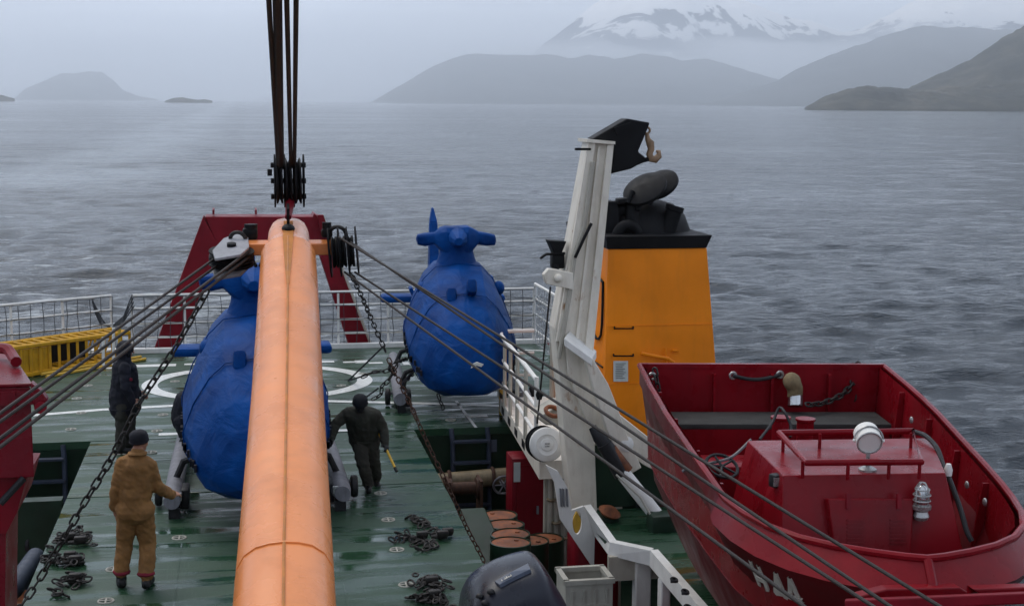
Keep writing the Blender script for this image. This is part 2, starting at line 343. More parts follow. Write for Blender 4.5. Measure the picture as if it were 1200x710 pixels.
# ------------------------------------------------------------------ SEA, HILLS, HAZE
SEA = -4.6
def mat_sea():
    m = bpy.data.materials.new('sea_water'); m.use_nodes = True; nt = m.node_tree; n = nt.nodes; l = nt.links; b = n['Principled BSDF']
    g = n.new('ShaderNodeNewGeometry')
    def nz(scale, det, sx, sy, rgh=.55):
        mp = n.new('ShaderNodeMapping'); mp.inputs['Scale'].default_value = (sx, sy, 1); l.new(g.outputs['Position'], mp.inputs[0])
        t = n.new('ShaderNodeTexNoise'); t.inputs['Scale'].default_value = scale; t.inputs['Detail'].default_value = det; t.inputs['Roughness'].default_value = rgh
        l.new(mp.outputs[0], t.inputs[0]); return t.outputs[0]
    def mr(s, a, b_, c, d, cl=True):
        r = n.new('ShaderNodeMapRange'); r.clamp = cl
        if isinstance(s, float): r.inputs[0].default_value = s
        else: l.new(s, r.inputs[0])
        for i, v in enumerate((a, b_, c, d)): r.inputs[i+1].default_value = v
        return r.outputs[0]
    def math_(op, a, b_):
        x = n.new('ShaderNodeMath'); x.operation = op
        for i, v in enumerate((a, b_)):
            if isinstance(v, float): x.inputs[i].default_value = v
            else: l.new(v, x.inputs[i])
        return x.outputs[0]
    sep = n.new('ShaderNodeSeparateXYZ'); l.new(g.outputs['Position'], sep.inputs[0])
    # wake: foam flecks astern of the ship, thinning out with distance
    cx = math_('MULTIPLY', sep.outputs[1], 0.0); dx = math_('ABSOLUTE', math_('ADD', sep.outputs[0], 5.0), 0.0)
    band = mr(math_('SUBTRACT', dx, math_('MULTIPLY', sep.outputs[1], .08)), 6.0, 20.0, 1, 0)
    far = mr(sep.outputs[1], 30.0, 260.0, 1, 0)
    wk = math_('MULTIPLY', band, far)
    fl = nz(.55, 9, .55, 1.5, .7)
    thr = math_('SUBTRACT', fl, mr(wk, 0, 1, .76, .50)); foam = mr(thr, 0.0, .10, 0, .75)
    foam = math_('MULTIPLY', foam, mr(wk, 0, .15, 0, 1))
    mix = n.new('ShaderNodeMix'); mix.data_type = 'RGBA'; l.new(foam, mix.inputs[0])
    mix.inputs[6].default_value = (.012, .020, .028, 1); mix.inputs[7].default_value = (.60, .64, .66, 1)
    # the older wake: a pale smooth lane running straight astern
    w2 = mr(math_('ABSOLUTE', math_('ADD', sep.outputs[0], math_('ADD', 14.0, math_('MULTIPLY', nz(.012, 3, 1, 1), 14.0))), 0.0), 6.0, 16.0, 1, 0)
    w2 = math_('MULTIPLY', math_('MULTIPLY', w2, mr(sep.outputs[1], 60.0, 200.0, 0, 1)), mr(nz(.09, 5, .7, .5), .35, .6, .25, 1))
    mx2 = n.new('ShaderNodeMix'); mx2.data_type = 'RGBA'; l.new(math_('MULTIPLY', w2, .5), mx2.inputs[0]); l.new(mix.outputs[2], mx2.inputs[6]); mx2.inputs[7].default_value = (.30, .34, .37, 1); mix = mx2
    l.new(mix.outputs[2], b.inputs['Base Color']); b.inputs['IOR'].default_value = 1.333
    slick = mr(nz(.006, 4, .5, 1.6), .45, .62, 0, 1)
    rg = mr(slick, 0, 1, .10, .06); l.new(math_('MAXIMUM', rg, foam), b.inputs['Roughness'])
    b1 = n.new('ShaderNodeBump'); b1.inputs['Distance'].default_value = .34; l.new(mr(slick, 0, 1, .75, .35), b1.inputs['Strength'])
    l.new(nz(1.2, 8, .7, 1.0, .66), b1.inputs['Height'])
    b2 = n.new('ShaderNodeBump'); b2.inputs['Distance'].default_value = .09; b2.inputs['Strength'].default_value = .6
    l.new(nz(4.5, 5, .6, 1.1, .6), b2.inputs['Height']); l.new(b1.outputs[0], b2.inputs['Normal'])
    b3 = n.new('ShaderNodeBump'); b3.inputs['Distance'].default_value = 2.2; b3.inputs['Strength'].default_value = .4; l.new(nz(.16, 7, .6, 1.0, .66), b3.inputs['Height']); l.new(b2.outputs[0], b3.inputs['Normal']); b4 = n.new('ShaderNodeBump'); b4.inputs['Distance'].default_value = 12; b4.inputs['Strength'].default_value = .3; l.new(nz(.02, 8, .4, 1.0, .68), b4.inputs['Height']); l.new(b3.outputs[0], b4.inputs['Normal']); l.new(b4.outputs[0], b.inputs['Normal'])
    return m
def build_sea():
    ang = np.radians(np.concatenate([np.arange(-14, 36, .17), np.arange(36, 346, 4.0)]))
    r = [10.0]
    while r[-1] < 420: r.append(r[-1]*1.005)
    while r[-1] < 2500: r.append(r[-1]*1.009)
    while r[-1] < 15900: r.append(r[-1]*1.06)
    r[-1] = 16200.; r = np.array(r)
    a, rr = np.meshgrid(ang, r); X = rr*np.sin(a); Y = rr*np.cos(a); Z = np.zeros_like(X); DX = Z*0; DY = Z*0
    fine = (a < R(36)); sp = np.maximum(rr*.005, .15)
    for i in range(70):
        lam = .55*(14/.55)**((i+rng.random())/70); th = rng.normal(R(-98), R(29)); k = 2*math.pi/lam
        amp = .0092*lam*(1.0 if lam < 2.0 else (2.0/lam)**1.05); kx, ky = math.cos(th)*k, math.sin(th)*k; ph = rng.random()*6.28
        wgt = np.clip((lam/(sp*2.6)-1)/.8, 0, 1)*fine
        ar = kx*X+ky*Y+ph; s_, c_ = np.sin(ar), np.cos(ar)
        Z += amp*wgt*c_; DX -= .8*amp*wgt*s_*kx/k; DY -= .8*amp*wgt*s_*ky/k
    patch = .75+.35*np.sin(X*.021+Y*.013+1)*np.sin(Y*.017-X*.008)
    X = X+DX; Y = Y+DY; Z = Z*patch + SEA
    nr, na = X.shape; co = np.stack([X, Y, Z], -1).reshape(-1, 3)
    i0 = (np.arange(nr-1)[:, None]*na + np.arange(na)[None]); i1 = (np.arange(nr-1)[:, None]*na + (np.arange(na)[None]+1) % na)
    q = np.stack([i0, i0+na, i1+na, i1], -1).reshape(-1, 4)
    me = bpy.data.meshes.new('sea'); me.vertices.add(len(co)); me.vertices.foreach_set('co', co.ravel())
    me.loops.add(q.size); me.loops.foreach_set('vertex_index', q.ravel().astype(np.int32)); me.polygons.add(len(q))
    me.polygons.foreach_set('loop_start', np.arange(0, q.size, 4, dtype=np.int32)); me.polygons.foreach_set('loop_total', np.full(len(q), 4, np.int32))
    me.polygons.foreach_set('use_smooth', [True]*len(q)); me.update(); me.validate()
    if me.polygons[0].normal.z < 0: me.flip_normals()
    me.materials.append(mat_sea()); o = bpy.data.objects.new('sea', me); C.objects.link(o); structure(o)
build_sea()

def mat_hill(name, c1, c2, c3, sc_):
    m = bpy.data.materials.new(name); m.use_nodes = True; nt = m.node_tree; n = nt.nodes; l = nt.links; b = n['Principled BSDF']; b.inputs['Roughness'].default_value = .95
    g = n.new('ShaderNodeNewGeometry'); t = n.new('ShaderNodeTexNoise'); t.inputs['Scale'].default_value = sc_; t.inputs['Detail'].default_value = 9; t.inputs['Roughness'].default_value = .65
    l.new(g.outputs['Position'], t.inputs[0]); cr = n.new('ShaderNodeValToRGB'); e = cr.color_ramp.elements
    e[0].color = c1+(1,); e[0].position = .35; e[1].color = c3+(1,); e[1].position = .68; x = e.new(.52); x.color = c2+(1,)
    l.new(t.outputs[0], cr.inputs[0]); l.new(cr.outputs[0], b.inputs['Base Color']); return m
def hill(name, prof, D, depth, mat, seed, rough=.07, nu=160, nv=44, z0=None):
    """terrain whose skyline follows measured points prof=[(px,py)] at distance D; slopes to the water before and behind"""
    z0 = SEA-3 if z0 is None else z0
    xs = [p[0] for p in prof]; pts = []
    P = [A(px, py, D) for px, py in prof]; PX_ = np.array([p.x for p in P]); PZ = np.array([p.z for p in P])
    vs = []; X = np.linspace(PX_[0], PX_[-1], nu)
    for j in range(nv):
        v = j/(nv-1); t = abs(v-.55)/.55 if v < .55 else (v-.55)/.45
        sh = (1-t)**.85 if t < 1 else 0
        for x in X:
            h = np.interp(x, PX_, PZ)-SEA
            y = D + (v-.55)*depth
            xx = x*(y/D)
            q = Vector((xx, y, seed*1000.0))/(depth*.35)
            nz_ = mnoise.fractal(q, .9, 2.1, 6)
            z = SEA + h*sh*(1 + .30*nz_*(1-sh*.75)) + h*rough*nz_*min(1, sh*3)*(.5)
            if j in (0, nv-1): z = z0
            vs.append((xx + .04*depth*nz_*(1-sh), y, max(z, z0)))
    fs = [(j*nu+i, j*nu+i+1, (j+1)*nu+i+1, (j+1)*nu+i) for j in range(nv-1) for i in range(nu-1)]
    mb = MB(); mb.add(vs, fs); o = mb.build(name, mat, smooth=180, origin=(0, 0, 0)); structure(o); return o
H1 = mat_hill('headland_scrub', (.012, .014, .010), (.040, .038, .024), (.105, .090, .065), .014)
H2 = mat_hill('hill_forest', (.03, .035, .033), (.05, .055, .05), (.08, .08, .075), .0022)
hill('headland', [(944, 125.5), (955, 120), (968, 112), (985, 106), (1004, 101), (1016, 100), (1030, 103), (1060, 104), (1100, 104), (1150, 100), (1200, 96), (1290, 88)], 2600, 300, H1, 3, .30, nu=240, nv=60)
hill('headland_slope', [(1040, 125), (1068, 101), (1085, 95), (1110, 84), (1150, 64), (1180, 46), (1200, 35), (1250, 8), (1320, -30)], 3150, 700, H1, 5, .16, nv=70)
hill('forest_hill', [(815, 124), (845, 116), (880, 106), (910, 96), (940, 79), (970, 63), (1000, 49), (1030, 42), (1070, 38), (1120, 36), (1190, 36), (1290, 34), (1400, 60)], 9800, 2000, H2, 8, .10, nv=60)
hill('forest_hill', [(430, 122), (440, 117), (460, 105), (485, 91), (510, 79), (545, 66), (590, 62), (640, 63), (665, 70), (690, 66), (720, 69), (750, 62), (775, 64), (800, 70), (830, 66), (850, 72), (880, 84), (910, 92), (940, 103), (965, 112), (1000, 123)], 12600, 2200, H2, 11, .05)
hill('far_island', [(15, 117), (30, 104), (50, 95), (70, 88), (95, 82), (120, 84), (133, 94), (145, 106), (160, 112), (185, 117)], 15500, 800, H2, 14, .06, nu=90, nv=30)
hill('far_islet', [(194, 118), (203, 115), (212, 114), (222, 115.5), (232, 117), (240, 116.5), (249, 118.5)], 5200, 160, H1, 17, .15, nu=60, nv=20)
hill('far_islet', [(-60, 108), (-30, 108), (-4, 111), (8, 113), (17, 115.5)], 5200, 160, H1, 19, .15, nu=60, nv=20)

def mat_snow():
    m = bpy.data.materials.new('snow_and_rock'); m.use_nodes = True; nt = m.node_tree; n = nt.nodes; l = nt.links; b = n['Principled BSDF']; b.inputs['Roughness'].default_value = .8
    g = n.new('ShaderNodeNewGeometry'); t = n.new('ShaderNodeTexNoise'); t.inputs['Scale'].default_value = .0016; t.inputs['Detail'].default_value = 9; t.inputs['Roughness'].default_value = .6; t.inputs['Distortion'].default_value = .6
    l.new(g.outputs['Position'], t.inputs[0]); sep = n.new('ShaderNodeSeparateXYZ'); l.new(g.outputs['Position'], sep.inputs[0])
    mr = n.new('ShaderNodeMapRange'); l.new(sep.outputs[2], mr.inputs[0])
    for i, v in enumerate((900, 1650, -.16, .15)): mr.inputs[i+1].default_value = v
    ad = n.new('ShaderNodeMath'); ad.operation = 'ADD'; l.new(t.outputs[0], ad.inputs[0]); l.new(mr.outputs[0], ad.inputs[1])
    cr = n.new('ShaderNodeValToRGB'); e = cr.color_ramp.elements; e[0].position = .45; e[1].position = .49
    e[0].color = (.09, .11, .15, 1); e[1].color = (.97, .97, .97, 1); l.new(ad.outputs[0], cr.inputs[0]); l.new(cr.outputs[0], b.inputs['Base Color']); return m
MS = mat_snow()
hill('snow_mountain', [(560, 118), (600, 84), (640, 48), (668, 26), (690, 8), (715, -8), (760, -22), (800, -26), (840, -12), (868, -2), (900, 10), (930, 20), (958, 23), (985, 32), (1010, 30), (1040, 18), (1065, 6), (1090, -4), (1130, -10), (1200, -14), (1300, -10), (1420, 30)], 23000, 7000, MS, 23, .06, nu=260, nv=80)

def volume_mat(name, col, dens, aniso=0.0):
    m = bpy.data.materials.new(name); m.use_nodes = True; nt = m.node_tree; nt.nodes.clear()
    o = nt.nodes.new('ShaderNodeOutputMaterial'); v = nt.nodes.new('ShaderNodeVolumePrincipled')
    v.inputs['Color'].default_value = col+(1,); v.inputs['Density'].default_value = dens; v.inputs['Anisotropy'].default_value = aniso
    nt.links.new(v.outputs[0], o.inputs['Volume']); return m
def cloud(px, py, D, sx, sy, sz, seed):
    mb = MB(); mb.sphere((0, 0, 0), 1, 64, 32); vs = []
    for p in mb.v:
        q = Vector(p); d = 1 + .45*mnoise.fractal(q*1.6+Vector((seed, 0, 0)), .8, 2, 5)
        q = q*d; vs.append((q.x*sx, q.y*sy, q.z*sz))
    mb.v = vs; c = A(px, py, D); mb.v = [tuple(Vector(v)+c) for v in mb.v]
    o = mb.build('cloud_bank', volume_mat('cloud_mist', (1, 1, 1), .0012), smooth=180); tag(o, kind='structure')
cloud(690, 92, 18600, 2300, 700, 420, 1)
cloud(930, 80, 18600, 2300, 700, 400, 5)
cloud(1150, 62, 18600, 2100, 700, 400, 9)
hz = MB().box((0, 0, (SEA-1.2+580)/2), (33000, 33000, 580-(SEA-1.2))).build('haze', volume_mat('pale_haze', (.95, .975, 1.0), 1.5e-4, .85), smooth=0)
hz['kind'] = 'stuff'
# ------------------------------------------------------------------ SHIP STRUCTURE
PORT, STBD, FAR, PITY, LOW = -6.3, 6.6, 30.35, 22.4, -2.4
b = MB()
b.box(((PORT+STBD)/2, (PITY+FAR)/2, -.06), (STBD-PORT, FAR-PITY, .12)); structure(b.build('helideck', 'deck'))
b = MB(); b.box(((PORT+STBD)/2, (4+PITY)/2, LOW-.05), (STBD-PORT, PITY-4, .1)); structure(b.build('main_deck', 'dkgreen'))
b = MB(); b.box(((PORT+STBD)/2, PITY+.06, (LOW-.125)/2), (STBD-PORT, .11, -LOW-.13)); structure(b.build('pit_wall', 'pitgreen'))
b = MB()
for x, s in ((PORT-.06, -1), (STBD+.06, 1)):
    b.prism([(x, -10, -.02), (x, FAR, -.02), (x, FAR, SEA-2), (x, -10, SEA-2)], (.1*s, 0, 0))
b.box(((PORT+STBD)/2, FAR+.06, (SEA-2-.02)/2), (STBD-PORT+.2, .1, 2-SEA-.04)); structure(b.build('ship_hull', 'hullship'))
b = MB(); b.box(((PORT+STBD)/2, FAR-.05, .045), (STBD-PORT, .16, .09)); tag(b.build('deck_edge_coaming', 'railwhite'), 'low white coaming along the after edge of the green deck', 'coaming')
# hatch covers: thick slabs with joints between them
HL, HR = -2.33, 2.72
labels = ['green hatch cover nearest the helicopter deck, under the blue covered left helicopter', 'green hatch cover where the man in tan coveralls stands among chains', 'nearest green hatch cover below the orange crane boom']
for (y0, y1), lb in zip(((19.17, PITY-.03), (13.3, 19.13), (7.4, 13.26)), labels):
    b = MB(); b.box(((HL+HR)/2, (y0+y1)/2, -.1), (HR-HL, y1-y0, .2), bev=.015); b.box(((HL+HR)/2, (y0+y1)/2, -.45), (HR-HL-.14, y1-y0-.1, .5))
    tag(b.build('hatch_cover', 'deck'), lb, 'hatch cover', 'steel hatch covers of the cargo hold')
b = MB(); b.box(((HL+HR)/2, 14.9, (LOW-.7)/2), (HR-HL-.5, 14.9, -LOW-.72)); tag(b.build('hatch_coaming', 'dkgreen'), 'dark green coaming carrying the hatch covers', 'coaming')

# painted markings, each a sheet just above the deck
def sheet(name, quads, z=.004, mat='mark'):
    b = MB()
    for q in quads: b.add([(p[0], p[1], z) for p in q], [tuple(range(len(q)))])
    return structure(b.build(name, mat, smooth=0, origin=(0, 24, z)))
def strip(pts, w):
    P = [Vector((p[0], p[1], 0)) for p in pts]; out = []
    for a, c in zip(P[:-1], P[1:]):
        out.append([(a.x, a.y-w/2), (c.x, c.y-w/2), (c.x, c.y+w/2), (a.x, a.y+w/2)])
    return out
ln = [G(x, y) for x, y in ((-60, 493), (35, 487), (120, 480), (210, 475), (300, 471), (383, 470), (470, 472), (560, 474.5), (600, 476))]
sheet('deck_line', strip(ln, .17))
ring = []; N = 72; cx, cy, ra, rb = .30, 26.75, 2.14, 1.75
for i in range(N):
    a0, a1 = 2*math.pi*i/N, 2*math.pi*(i+1)/N
    f = lambda a, k: (cx+(ra-k)*math.cos(a), cy+(rb-k)*math.sin(a))
    ring.append([f(a0, 0), f(a1, 0), f(a1, .29), f(a0, .29)])
sheet('touchdown_ring', ring, .0045)
dash = []
for x0, x1, y, w in ((100, 152, 432, .2), (157, 206, 429, .26), (216, 236, 427, .16), (377, 392, 424, .2), (402, 417, 424.5, .16), (416, 432, 424, .3), (432, 449, 425.5, .16), (472, 480, 426, .3)):
    a, c = G(x0, y), G(x1, y-.02*(x1-x0)+1); dash += strip([a, (c.x, a.y)], w)
sheet('deck_dash', dash)
dash = []
for x0, x1, y in ((186, 210, 509), (381, 415, 505), (548, 572, 488)):
    a, c = G(x0, y), G(x1, y); dash += strip([a, (c.x, a.y)], .16)
sheet('deck_dash', dash)
sheet('deck_line', strip([G(90, 408.6), G(470, 405.5), G(640, 411)], .1), .0035)
p0, p1 = G(533, 470), G(556, 501); sheet('deck_line', [[(p0.x, p0.y), (p0.x+.05, p0.y), (p1.x+.05, p1.y), (p1.x, p1.y)]])

b = MB()
for y in (11.3, 16.9, 21.0): b.box(((HL+HR)/2, y, .0015), (HR-HL-.06, .018, .006))
for x in (-.75, 1.05): b.box((x, 14.8, .001), (.016, 14.6, .005))
for y in (25.6, 28.0): b.box(((PORT+STBD)/2, y, .001), (STBD-PORT-.1, .018, .005))
structure(b.build('deck_weld', 'deck', smooth=0))
# tie-down sockets: flat white rings with a cross bar
tie = thing('tie_down_socket', 'round white tie-down socket let into the wet green deck', 'tie-down', (0, 0, 0), 'tie-down sockets in the deck')
b = MB(); b.torus((0, 0, .002), .08, .011, nu=18, nv=6); b.build('ring', 'crate', tie)
b = MB(); b.box((0, 0, .008), (.15, .018, .008)); b.box((0, 0, .0075), (.018, .15, .007)); b.build('cross_bar', 'crate', tie)
b = MB(); b.lathe([(.07, 0), (.07, .002)], (0, 0, .001)); b.build('cup', 'pitgreen', tie)
spots = [(83, 503), (191, 486), (184, 505), (177, 530), (124, 704), (446, 578), (455, 609), (465, 644), (476, 685), (528, 492), (95, 484), (103, 452), (90, 467), (205, 447), (400, 452), (425, 438), (530, 458), (133, 667), (210, 630), (520, 437)]
TL = ['tie-down socket left of the standing man, above the left deck opening', 'tie-down socket just behind the long white line, left of the left helicopter', 'tie-down socket in front of the white line, near the hidden man in black', 'tie-down socket close behind the head of the man in tan', 'tie-down socket at the bottom left, nearest the hanging chain', 'tie-down socket beside the boots of the stooping man', 'uppermost tie-down socket of the right row on the nearer hatch cover', 'tie-down socket left of the chain with the upright shackle', 'tie-down socket above the two nearest chain heaps', 'tie-down socket above the right deck opening, by the walkway', 'tie-down socket on the white line at the left', 'tie-down socket right of the yellow gangway end', 'tie-down socket below the yellow gangway', 'tie-down socket inside the white ring, left half', 'tie-down socket inside the white ring, right half', 'tie-down socket at the far edge of the white ring, right half', 'tie-down socket under the right helicopter nose', 'tie-down socket left of the feet of the man in tan', 'tie-down socket under the left helicopter skid', 'tie-down socket under the right helicopter tail side']
for i, (px, py) in enumerate(spots):
    o = tie if i == 0 else copy_tree(tie)
    o['label'] = TL[i]
    o.location = G(px, py)

# far railing with net
def railing(name, label, pts, heights, posts, r=.028, net='net', cell=.26, mat='railwhite', cat='railing', group=None, z0=0, lean=Vector((0, 0, 0)), slack=.02):
    root = thing(name, label, cat, Vector(pts[0]), group)
    P = [Vector(p) for p in pts]; up = lambda p, h: p + Vector((0, 0, h)) + lean*h
    for h in heights: MB().tube([up(p, h) for p in P], r if h == max(heights) else r*.8).build('rail', mat, root)
    L = [0]
    for a, c in zip(P[:-1], P[1:]): L.append(L[-1]+(c-a).length)
    def at(s):
        for i in range(len(P)-1):
            if s <= L[i+1] or i == len(P)-2: return P[i].lerp(P[i+1], (s-L[i])/(L[i+1]-L[i]))
    for i in range(posts): 
        p = at(L[-1]*i/(posts-1)); MB().tube([up(p, z0), up(p, max(heights))], r*.95).build('post', mat, root)
    if net:
        b = MB(); hm = max(heights); n = int(L[-1]/cell); side = (P[-1]-P[0]).normalized().cross(Vector((0, 0, 1)))
        rows = max(3, int((hm-.05)/cell))
        rnd = random.Random(len(name)*7+n); J = {}
        for i in range(n+1):
            for j in range(rows+1):
                q = up(at(L[-1]*i/n), .06+(hm-.08)*j/rows)
                J[i, j] = q + side*.035 + Vector((rnd.uniform(-1, 1), rnd.uniform(-1, 1), rnd.uniform(-1, .6)))*slack
        for i in range(n+1):
            for j in range(rows+1):
                if i < n: b.tube([J[i, j], J[i+1, j]], .009, 4, False)
                if j < rows: b.tube([J[i, j], J[i, j+1]], .009, 4, False)
        b.build('net', net, root)['kind'] = 'stuff'
    return root
zr = 1.2
railing('stern_railing', 'white stern railing with dark netting behind the red gantry and helicopters', [A(156, 405, 30.42).xy.to_3d(), Vector((6.35, 30.42, 0))], (.3, .6, .92, 1.2), 9)
a0, a1 = A(-120, 395, 27.4), A(131, 383, 30.3); 
railing('net_railing', 'lowered white net railing on the left behind the yellow gangway', [Vector((a0.x, a0.y, .1)), Vector((a1.x, a1.y, .0))], (.06, .62, .92, 1.22), 5)
s0, s1 = Vector((6.35, 30.3, 0)), Vector((6.45, 22.6, 0))
railing('side_railing', 'white starboard railing with white netting between helicopter and white crane column', [s0, s1], (.3, .65, 1.0, 1.32), 6, net='wnet', cell=.2)
# dark netting straps where the two sections meet
for (p, q, lb) in ((A(108, 349, 30.3), A(131, 384, 30.3), 'slack dark net lashing at the right end of the lowered left railing'), (A(156, 345, 30.35), A(135, 382, 30.35), 'slack dark net lashing at the left end of the stern railing')):
    b = MB()
    for k in range(4):
        o = Vector((.04*k-.06, .02*k, 0)); m = p.lerp(q, .5)+Vector((.05-.05*k, 0, -.12-.05*k)); b.tube([p+o*.3+Vector((0, 0, -.2*k*.4)), m+o, q+o], .014, 5)
    tag(b.build('net_lashing', 'net'), lb, 'lashing')

# red stern gantry
g = thing('stern_gantry', 'dark red A-shaped gantry over the stern behind the orange boom tip', 'gantry', (.5, 31.2, 0))
Y = 31.0
def pl(pts, y): return [A(px, py, y) for px, py in pts]
def slab(pts, y, d): return MB().prism(pl(pts, y), (0, d, 0))
slab([(180, 410), (208, 410), (258, 290), (238, 254)], Y, .7).build('leg', 'redfr', g, smooth=0, bevel=.02)
slab([(410, 408), (437, 408), (384, 262), (368, 250), (352, 290), (372, 292)], Y, .7).build('leg', 'redfr', g, smooth=0, bevel=.02)
MB().prism([A(240, 254, Y+.002), A(376, 254, Y+.002), A(352, 291, Y+.002), A(257, 291, Y+.002)], (0, .7, 0)).build('cross_beam', 'redfr', g, smooth=0, bevel=.02)
for x0 in (250, 300):
    p = A(x0, 252, Y); MB().box(p+Vector((0, .3, .06)), (.04, .6, .1)).build('lug', 'redfr', g)
MB().tube([A(378, 252, Y-.1), A(434, 402, Y-.1)], .03).build('edge_pipe', 'cream', g)
slab([(372, 252), (379, 252), (388, 281), (377, 276)], Y-.15, .12).build('bracket', 'redfr', g)

# gangway (yellow) lying along the port side
gg = thing('gangway', 'yellow lattice gangway lying on its side at the left of the deck', 'gangway', (-3.6, 26, 0))
q0, q1 = G(28, 443), G(152, 421)
def gp(t, h, off=0): 
    p = q0.lerp(q1, t); d = (q1-q0).normalized(); s = Vector((-d.y, d.x, 0)); return p + s*off + Vector((0, 0, h))
hh = lambda t: .60-.04*t
ins = (.0, .55)
for nm, h0 in (('bottom_rail', .05), ('top_rail', 1)):
    for off in ins:
        MB().tube([gp(t, h0*hh(t) if h0 == 1 else h0, off) for t in (-.12, .3, .7, 1.0)], .05, 6).build(nm, 'yellow', gg)
for i in range(14):
    t = -.1+i*.085
    for off in ins:
        MB().box(gp(t, hh(t)/2, off), (.05, .05, hh(t))).build('strut', 'yellow', gg)
    MB().tube([gp(t, hh(t), 0), gp(t, hh(t), .55)], .03, 6).build('rung', 'yellow', gg)
    MB().tube([gp(t, .05, 0), gp(t, .05, .55)], .03, 6).build('rung', 'yellow', gg)
for i in range(4):
    t0, t1 = -.1+i*.085, -.1+(i+1)*.085-.008
    MB().hexa([gp(t0, .1, .02), gp(t1, .1, .02), gp(t1, .1, .05), gp(t0, .1, .05), gp(t0, hh(t0)-.06, .02), gp(t1, hh(t1)-.06, .02), gp(t1, hh(t1)-.06, .05), gp(t0, hh(t0)-.06, .05)]).build('side_plate', 'yellow', gg)
b = MB()
for i in range(9):
    t0, t1 = .14+i*.095, .14+(i+1)*.095; b.tube([gp(t0, .06, .5), gp(t1, hh(t1)-.05, .5)], .018, 5)
b.build('bracing', 'yellow', gg)
MB().hexa([gp(.24, .1, .48), gp(.72, .1, .48), gp(.72, .1, .52), gp(.24, .1, .52), gp(.24, .5, .48), gp(.72, .5, .48), gp(.72, .5, .52), gp(.24, .5, .52)]).build('tread_panel', 'black', gg)
b = MB()
for k, off in enumerate((-.12, .02)): b.tube([gp(t, .03+.03*k, off-.22) for t in (.1, 1.05)], .03, 6)
b.build('handrail', 'ylight', gg)
for px, py0, py1 in ((133, 384, 428), (140, 382, 420), (121, 395, 428)):
    p = A(px, py1, 28.6); q = A(px, py0, 28.6); 
    MB().tube([p, q], .03, 6).build('stanchion', 'railwhite' if px < 138 else 'ylight', gg)

# ------------------------------------------------------------------ PITS
def ladder(label, x0, x1, y, ztop, zbot, rungs, mat='ladder', lean=.15):
    t = thing('ladder', label, 'ladder', ((x0+x1)/2, y, zbot))
    for x in (x0, x1):
        MB().tube([(x, y-lean*2.2, zbot), (x, y-lean, ztop-.25), (x-.02, y-lean+.05, ztop)], .04, 6).build('stile', mat, t)
    for i in range(rungs):
        f = (i+.4)/rungs; z = zbot+(ztop-zbot)*f; MB().box(((x0+x1)/2, y-lean*2.2+lean*1.1*f, z), (x1-x0, .12, .035)).build('rung', mat, t)
    return t
ladder('dark blue steel ladder in the right hand deck opening beside the pipe', A(529, 520, PITY).x, A(571, 520, PITY).x, PITY, .02, LOW, 7)
ladder('dark steel ladder in the left hand deck opening', A(30, 540, PITY).x, A(77, 540, PITY).x, PITY, -.02, LOW, 7)
b = MB(); x1 = HL-.05
b.box(((PORT+x1)/2, 19.15, -.5), (x1-PORT, .22, 1.0)); tag(b.build('pit_beam', 'dkgreen'), 'green beam crossing the left hand deck opening', 'beam')
b = MB(); b.box(((PORT+x1)/2, 17.6, -1.75), (x1-PORT, 2.6, 1.2)); tag(b.build('cargo_crate', 'rusty'), 'rust brown cargo block low in the left hand deck opening', 'crate')
pp = thing('pipe_run', 'brass coloured horizontal pipe across the right hand deck opening', 'pipe', (4, PITY-.6, -1.2))
za = A(560, 563, PITY-.6).z
MB().tube([(2.9, PITY-.6, za), (6.2, PITY-.6, za+.15)], .14, 14).build('pipe', 'brass', pp)
for x in (3.2, 3.9, 4.6): MB().torus((x, PITY-.6, za+(x-2.9)*.045), .15, .03, (1, 0, 0), 18, 6).build('flange', 'rchain', pp)
vv = thing('valve', 'dark valve wheel in front of the brass pipe', 'valve', A(590, 568, PITY-.95))
MB().torus(A(590, 568, PITY-.95), .16, .02, (0, 1, .3), 18, 6).build('wheel', 'steel', vv)
b = MB()
for k in range(3): b.tube([A(590, 568, PITY-.95)+Vector((math.cos(k*1.05)*.16, 0, math.sin(k*1.05)*.16)), A(590, 568, PITY-.95)-Vector((math.cos(k*1.05)*.16, 0, math.sin(k*1.05)*.16))], .014, 5)
b.build('spokes', 'steel', vv)
MB().tube([A(590, 568, PITY-.95), A(590, 568, PITY-.95)+Vector((0, .35, 0))], .03).build('stem', 'steel', vv)
wn = thing('winch', 'small rusty red winch beside the ladder foot in the right hand opening', 'winch', (A(540, 572, 20.8)))
c0 = A(543, 572, 20.8); MB().lathe([(.16, 0), (.16, .04), (.1, .05), (.1, .4), (.16, .41), (.16, .45)], c0-Vector((.22, 0, 0)), (1, 0, 0)).build('drum', 'rchain', wn)
for dx in (-.24, .25): MB().box(c0+Vector((dx, 0, -.2)), (.04, .4, .7)).build('bracket', 'rchain', wn)
b = MB(); b.box((c0.x, c0.y, (c0.z+LOW)/2-.3), (.7, .5, c0.z-LOW-.5)); b.build('pedestal', 'dkgreen', wn)
# notice on the green wall
p = A(576, 522, PITY-.0); tag(MB().box((p.x, PITY-.012, p.z), (.17, .02, .2)).build('notice', 'panel'), 'pale blank notice plate on the dark green wall beside the red locker', 'sign')
